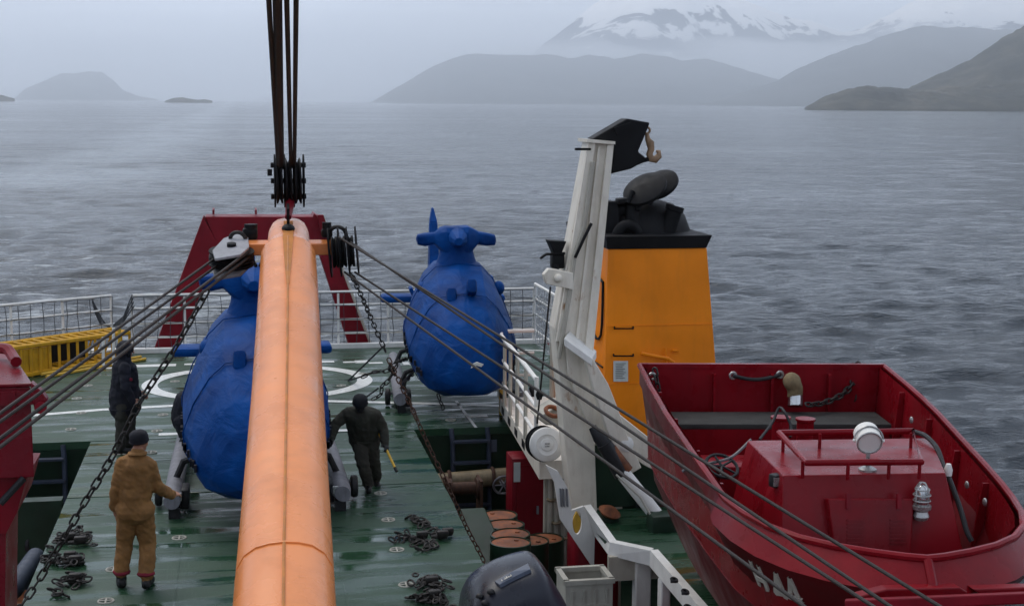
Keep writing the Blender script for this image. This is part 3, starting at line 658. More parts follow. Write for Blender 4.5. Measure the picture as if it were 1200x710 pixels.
# red locker
lk = thing('locker', 'tall dark red steel locker beside the white walkway', 'locker', (A(618, 640, 20.6)))
xa, xb = A(600, 580, 20.6).x, A(637, 580, 20.6).x; zt = A(618, 537, 20.6).z
MB().box(((xa+xb)/2, 20.85, (zt+LOW)/2), (xb-xa, .5, zt-LOW), bev=.01).build('body', 'redfr', lk)
MB().box(((xa+xb)/2+.02, 20.59, zt-.75), (xb-xa-.1, .02, 1.3)).build('door', 'redfr', lk)
MB().box((xa+.07, 20.575, zt-.2), (.1, .012, .3)).build('label_plate', 'paper', lk)
MB().box((xb-.1, 20.56, zt-.8), (.03, .05, .12)).build('handle', 'steel', lk)
# rusty drums
spd = [(560, 603, 19.2), (588, 602, 18.3), (594, 615, 17.6), (603, 624, 17.2), (596, 636, 16.5), (618, 633, 17.5), (640, 630, 18.2)]
where = ['rusty steel drum farthest back, at the left end of the row', 'rusty drum with a broad orange lid, second from the back', 'rusty drum in the middle of the row beside the red locker', 'rusty drum with dented lid, fourth from the back', 'rusty drum at the near end of the row behind the dark outboard cowl', 'rusty drum tucked right of the row beside the red locker', 'rusty drum by the foot of the white walkway wall']
for (px, py, y), lb in zip(spd, where):
    c = A(px, py, y); r = .255; t = thing('steel_drum', lb, 'drum', (c.x, c.y, LOW), 'rusty drums in the right hand opening')
    h = c.z-LOW
    MB().lathe([(r, 0), (r, h*.33), (r+.012, h*.34), (r, h*.36), (r, h*.66), (r+.012, h*.67), (r, h*.69), (r, h), (r-.015, h+.004), (r-.02, h-.02)], (c.x, c.y, LOW), n=24, cap=False).build('body', 'pitgreen', t)
    b = MB(); b.lathe([(r-.018, h-.03), (r-.02, h-.012), (.12, h-.008), (.0, h-.01)], (c.x, c.y, LOW), n=24, cap=False); b.lathe([(.03, h-.012), (.03, h+.005), (0, h+.006)], (c.x+.12, c.y, LOW), n=10, cap=False); b.build('lid', 'rusty', t)
    t.rotation_euler = (random.uniform(-.03, .03), random.uniform(-.035, .035), random.uniform(0, 6))
# green coaming box right of hatch
cx0, cy0 = HR+.03, 17.6
b = MB(); P_ = [G(543, 612), G(566, 611)]; 
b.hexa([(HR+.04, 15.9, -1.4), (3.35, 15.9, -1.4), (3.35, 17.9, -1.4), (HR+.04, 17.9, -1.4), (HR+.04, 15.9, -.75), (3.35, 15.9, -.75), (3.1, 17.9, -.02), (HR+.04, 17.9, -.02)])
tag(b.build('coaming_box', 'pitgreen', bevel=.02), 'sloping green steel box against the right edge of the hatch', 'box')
# hose at left
tag(MB().tube([G(-8, 712, -.35)+Vector((-.1, 0, 0)), G(15, 690, -.3), G(42, 652, -.3)], [.12, .12, .115], 14).build('deck_hose', 'ladder'), 'thick grey black hose lying beside the left edge of the hatch', 'hose')
t = thing('cable_drum', 'round black cable drum at the lower left beside the grey hose', 'drum', G(14, 640, -.6))
c = G(12, 632, -.6); MB().lathe([(.26, 0), (.26, .05), (.18, .07), (.18, .3), (.26, .32), (.26, .37)], c, (1, -.3, 0)).build('body', 'rubber', t); MB().lathe([(.06, -.05), (.06, .45)], c, (1, -.3, 0)).build('axle', 'steel', t)
# ------------------------------------------------------------------ HELICOPTERS UNDER BLUE COVERS
def egg(y, hw, zb, zt, zc=None, n=28, top=.42, cx=0.0):
    zc = zb+(zt-zb)*.38 if zc is None else zc; out = []
    for i in range(n):
        a = 2*math.pi*i/n; c, s = math.cos(a), math.sin(a)
        z = zc + (s*(zt-zc) if s > 0 else s*(zc-zb))
        k = (1-top*max(s, 0)**1.7)
        out.append(Vector((cx+math.copysign(abs(c)**.8, c)*hw*k, y, z)))
    return out
heli = thing('helicopter', 'x', 'helicopter', (0, 0, 0), 'helicopters under blue covers')
st = [(0.0, .12, .72, .95, 0), (.05, .30, .58, 1.12, .1), (.2, .52, .47, 1.35, .2), (.5, .74, .42, 1.62, .32), (.9, .86, .41, 1.88, .36), (1.4, .93, .42, 2.14, .34), (2.0, .95, .44, 2.36, .36), (2.6, .94, .48, 2.46, .38), (3.2, .88, .54, 2.44, .40), (3.8, .72, .68, 2.30, .5), (4.4, .50, .92, 2.05, .4), (5.0, .34, 1.10, 1.85, .2), (6.2, .24, 1.22, 1.74, 0), (8.0, .18, 1.30, 1.70, 0), (9.4, .13, 1.36, 1.66, 0)]
fine = []
for a, c in zip(st[:-1], st[1:]):
    for k in range(4):
        f = k/4; fine.append(tuple(a[j]*(1-f)+c[j]*f for j in range(5)))
fine.append(st[-1])
RP = [(0, 0), (.50, .015), (.84, .12), (.985, .28), (1.0, .44), (.86, .66), (.66, .86), (.44, .97), (0, 1.0)]
def taut(y, hw, zb, zt, k): 
    q = [(x*(1 if f < .5 else 1-(f-.5)*k*.25), f) for x, f in RP]; full = q + [(-x, f) for x, f in q[-2:0:-1]]
    return [Vector((x*hw, y, zb+(zt-zb)*f)) for x, f in full]
b = MB(); b.loft([taut(*s) for s in st])
b.v = [tuple(Vector(p) + Vector(mnoise.noise_vector(Vector(p)*2.1+Vector((3, 1, 2))))*Vector((.038, .03, .035)) ) for p in b.v]
b.f = [t for f in b.f for t in (((f[0], f[1], f[2]), (f[0], f[2], f[3])) if len(f) == 4 and (f[0]*7+f[1]*3) % 2 else ((f[0], f[1], f[3]), (f[1], f[2], f[3]))) if len(f) == 4] + [f for f in b.f if len(f) != 4]
fc = b.build('fuselage_cover', 'blue', heli, smooth=20, bevel=.02)
fc.modifiers['edge'].angle_limit = R(6); fc.modifiers['edge'].segments = 3
# cover seams standing proud of the tarpaulin
b = MB()
for yy in (1.15, 2.35):
    i = min(range(len(fine)), key=lambda k: abs(fine[k][0]-yy)); s = fine[i]; e = taut(s[0], s[1]+.02, s[2]-.02, s[3]+.02, s[4])
    b = MB(); b.tube([p+Vector(mnoise.noise_vector(p*3))*.02 for p in e]+[e[0]], .009, 5, False); b.build('seam', 'blue', heli)
b = MB()
rr_ = random.Random(4)
for k in range(26):   # lashing tabs along the lower hem
    a = k/25; yy = .5+a*2.9; i = min(range(len(fine)), key=lambda q: abs(fine[q][0]-yy)); s = fine[i]
    for sd in (-1, 1): b.box((sd*(s[1]+.012), s[0], s[2]+(s[3]-s[2])*.34+rr_.uniform(-.04, .04)), (.03, .06, .09))
b.build('lashing_tab', 'navy', heli)['kind'] = 'stuff'
b = MB(); b.loft([[Vector((math.cos(a)*r, 2.75+math.sin(a)*r*1.15, z)) for a in [2*math.pi*k/20 for k in range(20)]] for r, z in ((.40, 2.30), (.34, 2.45), (.31, 2.56), (.30, 2.66), (.33, 2.74))]).noise(.02, 4)
b.build('mast_cover', 'blue', heli, smooth=60)
rings = []
for x, hw, zb, zt in ((-.72, .03, 2.78, 2.84), (-.69, .10, 2.72, 2.90), (-.55, .13, 2.70, 2.93), (-.40, .14, 2.72, 2.95), (-.30, .22, 2.62, 3.02), (-.20, .30, 2.52, 3.07), (0, .33, 2.46, 3.06), (.20, .30, 2.52, 3.07), (.30, .22, 2.62, 3.02), (.40, .14, 2.72, 2.95), (.55, .13, 2.69, 2.93), (.69, .10, 2.71, 2.89), (.72, .03, 2.77, 2.83)):
    rings.append([Vector((x, 2.72+math.copysign(abs(math.cos(a))**.7, math.cos(a))*hw, (zb+zt)/2+math.copysign(abs(math.sin(a))**.7, math.sin(a))*(zt-zb)/2)) for a in [2*math.pi*k/12 for k in range(12)]])
b = MB(); b.loft(rings); b.tube([(0, 2.6, 2.86), (0, 2.35, 2.85), (0, 2.12, 2.82)], [.19, .16, .07], 10)
b.noise(.03, 5); b.build('rotor_head_cover', 'blue', heli, smooth=26, bevel=.01)
b = MB(); b.hexa([(-.05, 8.9, .75), (.05, 8.9, .75), (.05, 9.5, .75), (-.05, 9.5, .75), (-.11, 8.9, 1.5), (.11, 8.9, 1.5), (.11, 9.7, 1.5), (-.11, 9.7, 1.5)])
b.hexa([(-.115, 8.95, 1.5), (.115, 8.95, 1.5), (.115, 9.7, 1.5), (-.115, 9.7, 1.5), (-.09, 9.4, 2.55), (.09, 9.4, 2.55), (.09, 9.85, 2.55), (-.09, 9.85, 2.55)])
b.hexa([(-.09, 9.4, 2.55), (.09, 9.4, 2.55), (.09, 9.85, 2.55), (-.09, 9.85, 2.55), (-.02, 9.65, 2.86), (.02, 9.65, 2.86), (.02, 9.85, 2.86), (-.02, 9.85, 2.86)])
b.noise(.02, 3).build('tail_fin', 'blue', heli, bevel=.015)
b = MB(); b.box((0, 6.35, 1.26), (2.55, .5, .15), bev=.06); b.build('tailplane', 'blue', heli)
b = MB(); b.box((-.66, 5.2, 1.5), (.08, .4, .30), rot=Matrix.Rotation(R(-25), 3, 'Y'), bev=.03); b.box((1.2, 6.3, 1.42), (.09, .5, .34), bev=.03) if False else None; b.build('tail_end_plate', 'blue', heli)
for sx, zz in ((-.20, 1.99), (.14, 2.14)):
    MB().box((sx, 1.18, zz), (.17, .22, .26), rot=Matrix.Rotation(R(-28), 3, 'X'), bev=.05).build('sensor_bulge', 'blue', heli)
for sx in (-.62, .72): MB().sphere((sx, 2.3, 1.98), (.11, .16, .13), 14, 8).build('sensor_bulge', 'blue', heli)
MB().hexa([(.62, 3.2, 1.55), (.82, 3.2, 1.5), (.82, 3.7, 1.5), (.62, 3.7, 1.55), (.70, 3.4, 2.05), (.74, 3.4, 2.05), (.74, 3.7, 2.05), (.70, 3.7, 2.05)]).build('exhaust_cover', 'blue', heli, bevel=.01)
for sx in (-1, 1):
    sk = MB().tube([(sx*1.07, 1.10, .24), (sx*1.07, 1.35, .23), (sx*1.06, 3.2, .22), (sx*1.05, 5.4, .22)], [.105, .125, .12, .09], 14).noise(.012, 6).build('skid', 'skid', heli)
    MB().box((sx*1.05, 1.22, .07), (.14, .16, .14)).build('skid_chock', 'rubber', sk)
    MB().box((sx*1.0, 1.16, .28), (.09, .04, .1)).build('skid_shoe', 'chrome', sk)
    MB().lathe([(.04, -.05), (.13, -.045), (.15, -.025), (.15, .025), (.13, .045), (.04, .05)], (sx*1.27, 1.75, .16), (1, 0, 0), 20).build('handling_wheel', 'rubber', heli)
    MB().tube([(sx*1.07, 1.75, .26), (sx*1.28, 1.75, .2)], .035, 8).build('wheel_axle', 'steel', heli)
    for yy in (1.9, 4.0):
        MB().tube([(sx*1.07, yy, .28), (sx*.95, yy, .55), (sx*.6, yy, .68), (0, yy, .70)], .045, 8).build('cross_tube', 'rubber', heli)
    b = MB(); b.box((sx*.93, 1.6, .17), (.12, .4, .26), bev=.03); b.build('handling_gear', 'rubber', heli)
b = MB(); w = [(.02, 0), (.1, .03), (.17, .015), (.22, .05), (.12, .09), (.05, .06)]
def nose_pt(x, z):
    best = None
    for s0, s1 in zip(fine[:-1], fine[1:]):
        for f in (0, .5):
            s = [s0[j]*(1-f)+s1[j]*f for j in range(5)]
            if s[2] < z < s[3]:
                zc = s[2]+(s[3]-s[2])*.38; q = (z-zc)/((s[3]-zc) if z > zc else (zc-s[2])); hw = s[1]*(1-s[4]*max(q, 0)**1.7)*(max(0, 1-q*q)**.4)
                if hw > abs(x): return s[0]
    return 0
pts = [Vector((.02+u, nose_pt(.02+u, .98+v)-.05, .98+v)) for u, v in w]
b.prism(pts, (0, .04, 0)); wp = b.noise(.02, 9).build('reflective_patch', 'paper', heli)
LH, RH = (.17, 16.8, 0), (3.62, 22.45, 0)
heli['label'] = 'helicopter under a blue tarpaulin, nearest, half hidden behind the orange crane boom'
h2 = copy_tree(heli); h2['label'] = 'helicopter under a blue tarpaulin standing clear of the boom, beside the white crane column'
heli.location = LH; h2.location = RH; h2.rotation_euler = (0, 0, R(-4.2))
for o in children(heli):
    if o.name.startswith('reflective_patch'): bpy.data.objects.remove(o)

# ------------------------------------------------------------------ ORANGE CRANE BOOM
boom = thing('crane_boom', 'long orange crane boom running aft over the deck with rusty weld line on top', 'crane boom', (0, 6, 2))
def bpt(px, py, y): return A(px, py, y)
cl = [(Vector((.10, 5.2, 1.62)), .315), (A(333.5, 710, 8.3), .305), (A(337, 470, 11.8), .30), (A(338, 345, 14.0), .29), (A(338, 308, 14.75), .285)]
dirv = (cl[3][0]-cl[1][0]).normalized(); rx = dirv.cross(Vector((0, 0, 1))).normalized(); rz = rx.cross(dirv)
def oct(c, r, k=1.0, n=8):
    half = [(0, 1.0), (.30, .972), (.56, .90), (.80, .72), (.955, .42), (1.0, .1), (.98, -.3), (.84, -.66), (.58, -.88), (.25, -.98)]
    pr = half + [(0, -1.0)] + [(-x, y) for x, y in half[:0:-1]]
    return [c + (rx*x + rz*y)*r*k for x, y in pr]
b = MB(); b.loft([oct(c, r) for c, r in cl]); b.build('boom_section', 'boom', boom, smooth=50)
tip0 = cl[4][0]; t1 = A(338, 292, 15.1); t2 = A(338, 275, 15.5); 
b = MB(); e1 = tip0+dirv*.02
b.loft([oct(tip0, .283), oct(e1+dirv*.18, .245), oct(e1+dirv*.35, .225), oct(e1+dirv*.8, .222), oct(e1+dirv*.95, .21), oct(e1+dirv*1.04, .16), oct(e1+dirv*1.08, .06)])
b.build('boom_tip', 'boom', boom, smooth=60)
b = MB()
for c0, r0 in ((cl[1][0]+dirv*.25, .3048), (cl[2][0]-dirv*.2, .3008), (tip0, .2855)):
    b.loft([oct(c0+dirv*d, r0*k) for d, k in ((-.007, .998), (-.002, 1.001), (.002, 1.001), (.007, .998))])
b.build('weld_bead', 'boom', boom)['kind'] = 'stuff'
# rusty centre weld and the run of rust below the lifting plate
b = MB(); P0 = [(cl[i][0]+rz*(cl[i][1]*1.0+.002)) for i in range(5)]
b.tube(P0, .011, 6); b.build('centre_weld', 'boomside', boom)
b = MB(); s0 = e1+dirv*.75+rz*.2255; s1 = e1+dirv*.36+rz*.2285; s2 = tip0+rz*.2865; s3 = cl[3][0]+rz*.294; s4 = cl[3][0].lerp(cl[2][0], .2)+rz*.298
wd = [.05, .05, .055, .03, .012]; q = [s0, s1, s2, s3, s4]; vs = []
for p_, w_ in zip(q, wd): vs += [p_-rx*w_+rz*.004, p_+rx*w_+rz*.004, p_+rx*w_-rz*.01, p_-rx*w_-rz*.01]
b.add(vs, [(i*4+j, i*4+(j+1) % 4, i*4+4+(j+1) % 4, i*4+4+j) for i in range(4) for j in range(4)]+[(3, 2, 1, 0), (16, 17, 18, 19)]); b.build('rust_run', 'boomside', boom)
xb = e1+dirv*.52; b = MB(); rot = Matrix((rx, dirv, rz)).transposed()
b.box(xb, (1.02, .16, .13), rot=rot); b.build('cross_bar', 'boom', boom, bevel=.01)
b = MB(); b.box(xb+rz*.3+dirv*.06, (.03, .22, .28), rot=rot); b.build('lifting_plate', 'black', boom)
b = MB(); b.sphere(xb+rz*.225-dirv*.05, (.07, .12, .05)); b.build('grease_boss', 'black', boom)

# topping lift: tackle block and its falls going up to the mast head
lift = thing('tackle_block', 'dark tackle block hoisted on wire ropes above the orange boom tip', 'pulley block', xb+rz*.5)
TB = A(338, 212, 15.75); 
bl = MB()
for k, dx in enumerate((-.1, .0, .1)): bl.lathe([(.05, -.035), (.25, -.035), (.25, -.02), (.2, 0), (.25, .02), (.25, .035), (.05, .035)], TB+Vector((dx, 0, 0)), (1, 0, .02), 22)
bl.build('sheave', 'black', lift)
for dx in (-.155, .155, .05, -.05):
    MB().prism([TB+Vector((dx, math.sin(a)*.14, math.cos(a)*.29)) for a in [2*math.pi*k/14 for k in range(14)]], (.018, 0, 0)).build('cheek_plate', 'black', lift, bevel=.004)
for dz in (.17, -.17, .0): MB().tube([TB+Vector((-.19, 0, dz)), TB+Vector((.19, 0, dz))], .03, 8).build('bolt', 'black', lift)
MB().tube([TB+Vector((.02, 0, -.2)), xb+rz*.32+dirv*.05], [.055, .035], 8).build('link_bar', 'redfr', lift)
MB().box(TB+Vector((-.2, 0, .09)), (.05, .06, .07)).build('bolt_head', 'black', lift)
for (px0, px1, r_, lb) in ((326, 315, .022, 'leftmost, thin wire fall above the tackle block'), (329, 325, .04, 'thickest wire fall above the tackle block, a doubled rope'), (341, 336, .022, 'third wire fall from the left above the tackle block'), (345, 347, .022, 'rightmost wire fall above the tackle block')):
    p = A(px0, 196, 15.7); q = A(px1, 0, 11.0); tag(MB().tube([p, q, p+(q-p)*2.4], r_, 8).build('wire_fall', 'wire'), lb, 'wire rope', 'wire falls of the topping lift')

# guy blocks either side of the tip
lb_ = thing('guy_block', 'grey steel pulley block with wires, left of the orange boom tip', 'pulley block', A(270, 292, 15.3), 'guy pulley blocks at the boom tip')
Yb = 15.25
def pp_(pts, y, d, mat, name, par, **k): return MB().prism([A(px, py, y) for px, py in pts], (0, d, 0)).build(name, mat, par, **k)
# tilted cheek plate seen from above
top = [A(249, 293, 14.9), A(262, 279, 15.4), A(290, 269, 15.7), A(292, 289, 15.0), A(282, 298, 14.75), A(252, 303, 14.7)]
nz_ = (top[2]-top[0]).cross(top[4]-top[0]).normalized(); nz_ = nz_ if nz_.z > 0 else -nz_
b = MB(); b.prism(top, -nz_*.03); b.build('cheek_plate', 'blocksteel', lb_, bevel=.006)
b = MB(); b.prism([p-nz_*.21 for p in top], -nz_*.03); b.build('cheek_plate', 'steel', lb_, bevel=.006)
cc = sum(top, Vector())/6
b = MB()
for k in (0, 1): b.lathe([(.05, 0), (.235, 0), (.235, .015), (.19, .035), (.235, .055), (.235, .07), (.05, .07)], cc-nz_*(.12+.08*k), nz_, 24)
b.build('sheave', 'black', lb_)
b = MB(); b.lathe([(.05, -.02), (.05, .03)], cc-nz_*.0, nz_, 10); b.build('pin', 'black', lb_)
b = MB(); b.torus(A(279, 281, 15.35), .085, .022, (.3, 1, .3), 20, 8); b.build('shackle', 'chain', lb_)
b = MB(); b.box(A(293, 274, 15.45), (.16, .14, .13), bev=.03); b.lathe([(.07, 0), (.07, .06)], A(294, 266, 15.45)-Vector((0, 0, .03))); b.build('swivel', 'black', lb_)
b = MB(); 
for dx in (-.05, .03): b.tube([A(302, 284, 15.4)+Vector((dx, 0, 0)), A(304, 300, 15.4)+Vector((dx*2, 0, 0)), A(303, 312, 15.3)+Vector((dx*.5, 0, 0))], .02, 6)
b.build('hose_end', 'chain', lb_)
rb_ = thing('guy_block', 'dark rusty pulley block with wires, right of the orange boom tip', 'pulley block', A(402, 300, 15.3), 'guy pulley blocks at the boom tip')
cb = A(402, 295, 15.2); ax = Vector((1, -.10, .08)).normalized()
b = MB()
for k in (-1, 0, 1): b.lathe([(.05, -.03), (.17, -.03), (.17, -.015), (.14, 0), (.17, .015), (.17, .03), (.05, .03)], cb+ax*(.085*k), ax, 24)
b.build('sheave', 'black', rb_)
up_ = ax.cross(Vector((0, 1, 0))).normalized(); fw_ = up_.cross(ax)
for k in (-.15, .14, -.045, .045):
    MB().prism([cb+ax*k+up_*math.cos(a)*.27+fw_*math.sin(a)*.215 for a in [2*math.pi*q/12+.26 for q in range(12)]], ax*.016).build('cheek_plate', 'black', rb_, bevel=.004)
b = MB(); b.torus(A(396, 275, 15.3), .09, .022, (.3, 1, .3), 20, 8); b.build('shackle', 'chain', rb_)
b = MB(); b.box(A(383, 273, 15.4), (.12, .12, .1), bev=.03); b.lathe([(.05, 0), (.05, .08)], A(383, 266, 15.4)-Vector((0, 0, .03))); b.build('swivel', 'black', rb_)

# guy wires
def wire(p, yp, q, yq, ext, label, grp, r=.02, n=8, sag=.06, mat='wire', name='guy_wire'):
    a, c = A(p[0], p[1], yp), A(q[0], q[1], yq); e = c+(c-a)*ext; L = []
    for i in range(9):
        t = i/8; L.append(a.lerp(e, t)-Vector((0, 0, 0))*sag)
    return tag(MB().tube(L, r, n).build(name, mat), label, 'wire rope', grp)
gl = 'guy wires running from the left block'; gr_ = 'guy wires running from the right block'
wire((253, 302), 15, (0, 484), 10.5, .6, 'uppermost of the dark wires running down left from the grey block', gl, .0135)
wire((255, 311), 15, (0, 494), 10.5, .6, 'second highest dark wire running down left from the grey block', gl, .0135)
wire((291, 295), 15, (5, 510), 10.5, .6, 'third dark wire from the top on the left, one of the lower close pair', gl, .015)
wire((292, 301), 15, (18, 510), 10.5, .6, 'lowest dark wire on the left, crossing the red crane cabin', gl, .015)
wire((397, 278), 15, (1101, 710), 7.0, .4, 'uppermost dark wire crossing the red boat cabin on the right', gr_, .0115)
wire((411, 284), 15, (1043, 710), 7.0, .4, 'second dark wire from the top crossing the red boat', gr_, .0115)
wire((416, 319), 15, (1023, 710), 7.0, .4, 'third dark wire from the top crossing the bow of the red boat', gr_, .0115)
wire((404, 319), 15, (942, 710), 7.0, .4, 'lowest of the dark wires on the right, passing over the boat lettering', gr_, .0115)

# chains
def link_mesh(L=.13, W=.075, r=.014, nu=18, nv=6, mat='chain'):
    b = MB(); hl = L/2-W/2; vs = []
    for i in range(nu):
        a = 2*math.pi*i/nu; c, s = math.cos(a), math.sin(a)
        ctr = Vector((c*W/2+math.copysign(hl, c) if abs(c) > 1e-6 else 0, s*W/2, 0)); d = Vector((c, s, 0))
        for j in range(nv):
            q = 2*math.pi*j/nv; vs.append(ctr+d*(r*math.cos(q))+Vector((0, 0, r*math.sin(q))))
    b.add(vs, [(i*nv+j, i*nv+(j+1) % nv, ((i+1) % nu)*nv+(j+1) % nv, ((i+1) % nu)*nv+j) for i in range(nu) for j in range(nv)])
    return b.mesh('link', mat)
LK = link_mesh(.12, .065, .011); RLK = link_mesh(.080, .044, .0075, mat='rchain'); SLK = link_mesh(.10, .06, .012, 14, 5); TLK = link_mesh(.085, .045, .0075, 14, 5); MLK = link_mesh(.13, .066, .0115)
def chain(label, pts, me, pitch, cat='chain', group=None, name='chain'):
    P = [Vector(p) for p in pts]; L = [0]
    for a, c in zip(P[:-1], P[1:]): L.append(L[-1]+(c-a).length)
    t = thing(name, label, cat, P[-1], group); n = max(2, int(L[-1]/pitch))
    def at(s):
        for i in range(len(P)-1):
            if s <= L[i+1] or i == len(P)-2: return P[i].lerp(P[i+1], min(1, (s-L[i])/(L[i+1]-L[i])))
    rnd = random.Random(int(L[-1]*1000))
    for i in range(n):
        s = (i+.5)*L[-1]/n; p = at(s); d = (at(min(L[-1], s+.03))-at(max(0, s-.03))).normalized()
        up = Vector((0, 0, 1)) if abs(d.z) < .9 else Vector((0, 1, 0)); m = frame(d, up, p) @ Matrix.Rotation(R(45+90*(i % 2)+rnd.uniform(-18, 18)), 4, 'X')
        inst('link', me, t, m)
    return t
def curve(pts, n=10, sag=0):
    P = [Vector(p) for p in pts]; out = []
    for i in range(len(P)-1):
        p0, p1, p2, p3 = P[max(i-1, 0)], P[i], P[i+1], P[min(i+2, len(P)-1)]
        for k in range(n):
            t = k/n; out.append(.5*((2*p1)+(p2-p0)*t+(2*p0-5*p1+4*p2-p3)*t*t+(3*p1-p0-3*p2+p3)*t*t*t))
    return out+[P[-1]]
chain('heavy chain hanging from the grey pulley block to the deck near the man in tan', curve([A(243, 340, 15.15), A(205, 408, 15.1), A(165, 470, 15.05), A(132, 534, 15.0), A(97, 592, 14.9), A(72, 635, 14.85), A(45, 680, 14.8), A(20, 716, 14.6), A(-20, 770, 14.2)]), MLK, .106)
chain('rust coloured chain running from the right block down along the hatch edge', curve([A(455, 420, 15.9), A(478, 468, 15.6), A(500, 517, 15.5), A(525, 570, 15.4), A(548, 620, 15.35), A(566, 655, 15.3), A(580, 690, 15.2)]), RLK, .066)
chain('dark chain hanging from the right block to the lashings beside the right helicopter', curve([A(411, 320, 15.2), A(425, 350, 15.5), A(440, 385, 15.8), A(452, 412, 15.9)]), TLK, .068)
# ------------------------------------------------------------------ WHITE CRANE, WALKWAY, PLATFORM
cr = thing('white_crane', 'tall rust stained white crane column leaning over the walkway with black jib head', 'crane', (4.4, 17.5, 0))
Yc = 17.4
def P3(pts, y): return [A(px, py, y) for px, py in pts]
MB().prism(P3([(671, 604), (700, 604), (697, 520), (690, 470), (693, 420), (719, 168), (690, 166), (650, 385), (655, 440), (664, 540)], Yc), (0, .34, 0)).build('column_web', 'white', cr, smooth=0, bevel=.012)
MB().prism(P3([(712, 170), (719.5, 168), (694, 425), (684, 425)], Yc-.07), (0, .06, 0)).build('flange', 'white', cr, smooth=0)
MB().prism(P3([(690, 166), (698, 167), (664, 400), (652, 400)], Yc-.07), (0, .06, 0)).build('flange', 'white', cr, smooth=0)
MB().prism(P3([(701, 172), (704, 172), (676, 420), (672, 420)], Yc-.035), (0, .03, 0)).build('stiffener', 'white', cr, smooth=0)
MB().prism(P3([(688, 163), (721, 166), (721, 169.5), (688, 167)], Yc-.1), (0, .5, 0)).build('head_plate', 'white', cr, smooth=0)
MB().box(A(683, 175, Yc-.05), (.2, .04, .03)).build('head_lug', 'black', cr)
# side pipe along the left of the column
MB().tube([A(695, 190, Yc-.1), A(684, 268, Yc-.1), A(673, 300, Yc-.1), A(668, 340, Yc-.1), A(655, 420, Yc-.1)], .03, 8).build('hydraulic_pipe', 'cream', cr)
MB().tube([A(693, 262, Yc-.16), A(684, 280, Yc-.2), A(674, 302, Yc-.16)], .02, 8).build('rubber_hose', 'black', cr)
# black folded jib head
MB().prism(P3([(694, 163), (735, 139), (762, 144), (759, 152), (748, 178), (757, 185), (754, 190), (740, 198), (716, 204), (720, 168)], Yc+.1), (0, .3, 0)).build('jib_head', 'black', cr, smooth=0, bevel=.02)
MB().prism(P3([(720, 150), (740, 143), (745, 150), (724, 158)], Yc+.07), (0, .03, 0)).build('jib_plate', 'black', cr, smooth=0)
MB().tube(P3([(741, 193), (754, 188), (762, 186)], Yc+.2), .03, 8).build('jib_pin', 'black', cr)
hk = thing('crane_hook', 'brown steel hook hanging from the black jib head of the white crane', 'hook', A(764, 176, Yc+.2))
MB().tube(P3([(758, 156), (759, 163), (762, 168), (763, 175), (761, 181), (763, 186), (768, 187), (772, 183), (772, 178), (769, 177)], Yc+.2), [.025, .035, .055, .045, .045, .05, .05, .045, .03, .015], 10).build('hook', 'hook', hk)
MB().torus(A(758, 153, Yc+.2), .04, .015, (0, 1, 0), 16, 6).build('eye', 'hook', hk)
# bracket and lamp on the left of the column
b = MB(); b.prism(P3([(637, 322), (643, 315), (652, 316), (672, 320), (672, 340), (655, 336), (640, 333)], Yc-.14), (0, .12, 0)); b.build('bracket', 'white', cr, bevel=.01)
MB().sphere(A(654, 326, Yc-.16), (.055, .05, .055)).build('bracket_boss', 'white', cr)
fl = thing('deck_floodlight', 'dark floodlight on the bracket left of the white crane column', 'floodlight', A(652, 318, Yc))
MB().prism(P3([(643, 282), (664, 283), (658, 298), (650, 298)], Yc), (0, .22, 0)).build('lamp_hood', 'black', fl, bevel=.01)
MB().box(A(653, 305, Yc+.1), (.16, .16, .2), bev=.02).build('lamp_body', 'black', fl); MB().tube(P3([(633, 303), (640, 298), (662, 297)], Yc), .018, 6).build('arm', 'black', fl)
MB().tube(P3([(652, 310), (652, 320)], Yc), .03, 6).build('foot', 'black', fl)
# knee brace: box arm with bright top face
k0, k1, k2, k3 = A(661, 396, Yc-.42), A(694, 420, Yc-.42), A(699, 411, Yc+.05), A(668, 387, Yc+.05); dz_ = Vector((0, 0, -.10))
MB().hexa([k0+dz_, k1+dz_, k2+dz_, k3+dz_, k0, k1, k2, k3]).build('brace_head', 'railwhite', cr, smooth=0, bevel=.01)
MB().prism(P3([(685, 418), (695, 420), (713, 450), (724, 478), (736, 512), (752, 548), (738, 556), (724, 535), (712, 505), (697, 460)], Yc-.40), (0, .16, 0)).build('brace_arm', 'white', cr, smooth=0, bevel=.012)
MB().prism(P3([(663, 402), (688, 424), (712, 505), (704, 512), (690, 500), (678, 470), (666, 440)], Yc-.12), (0, .06, 0)).build('gusset', 'white', cr, smooth=0, bevel=.008)
MB().prism(P3([(715, 486), (728, 487), (762, 514), (790, 540), (790, 562), (755, 545), (728, 525)], Yc-.36), (0, .3, 0)).build('cradle_beam', 'white', cr, smooth=0, bevel=.012)
MB().lathe([(.10, 0), (.10, .03), (.07, .05)], A(733, 520, Yc-.36), (0, -1, .2), 18).build('pivot_cap', 'railwhite', cr)
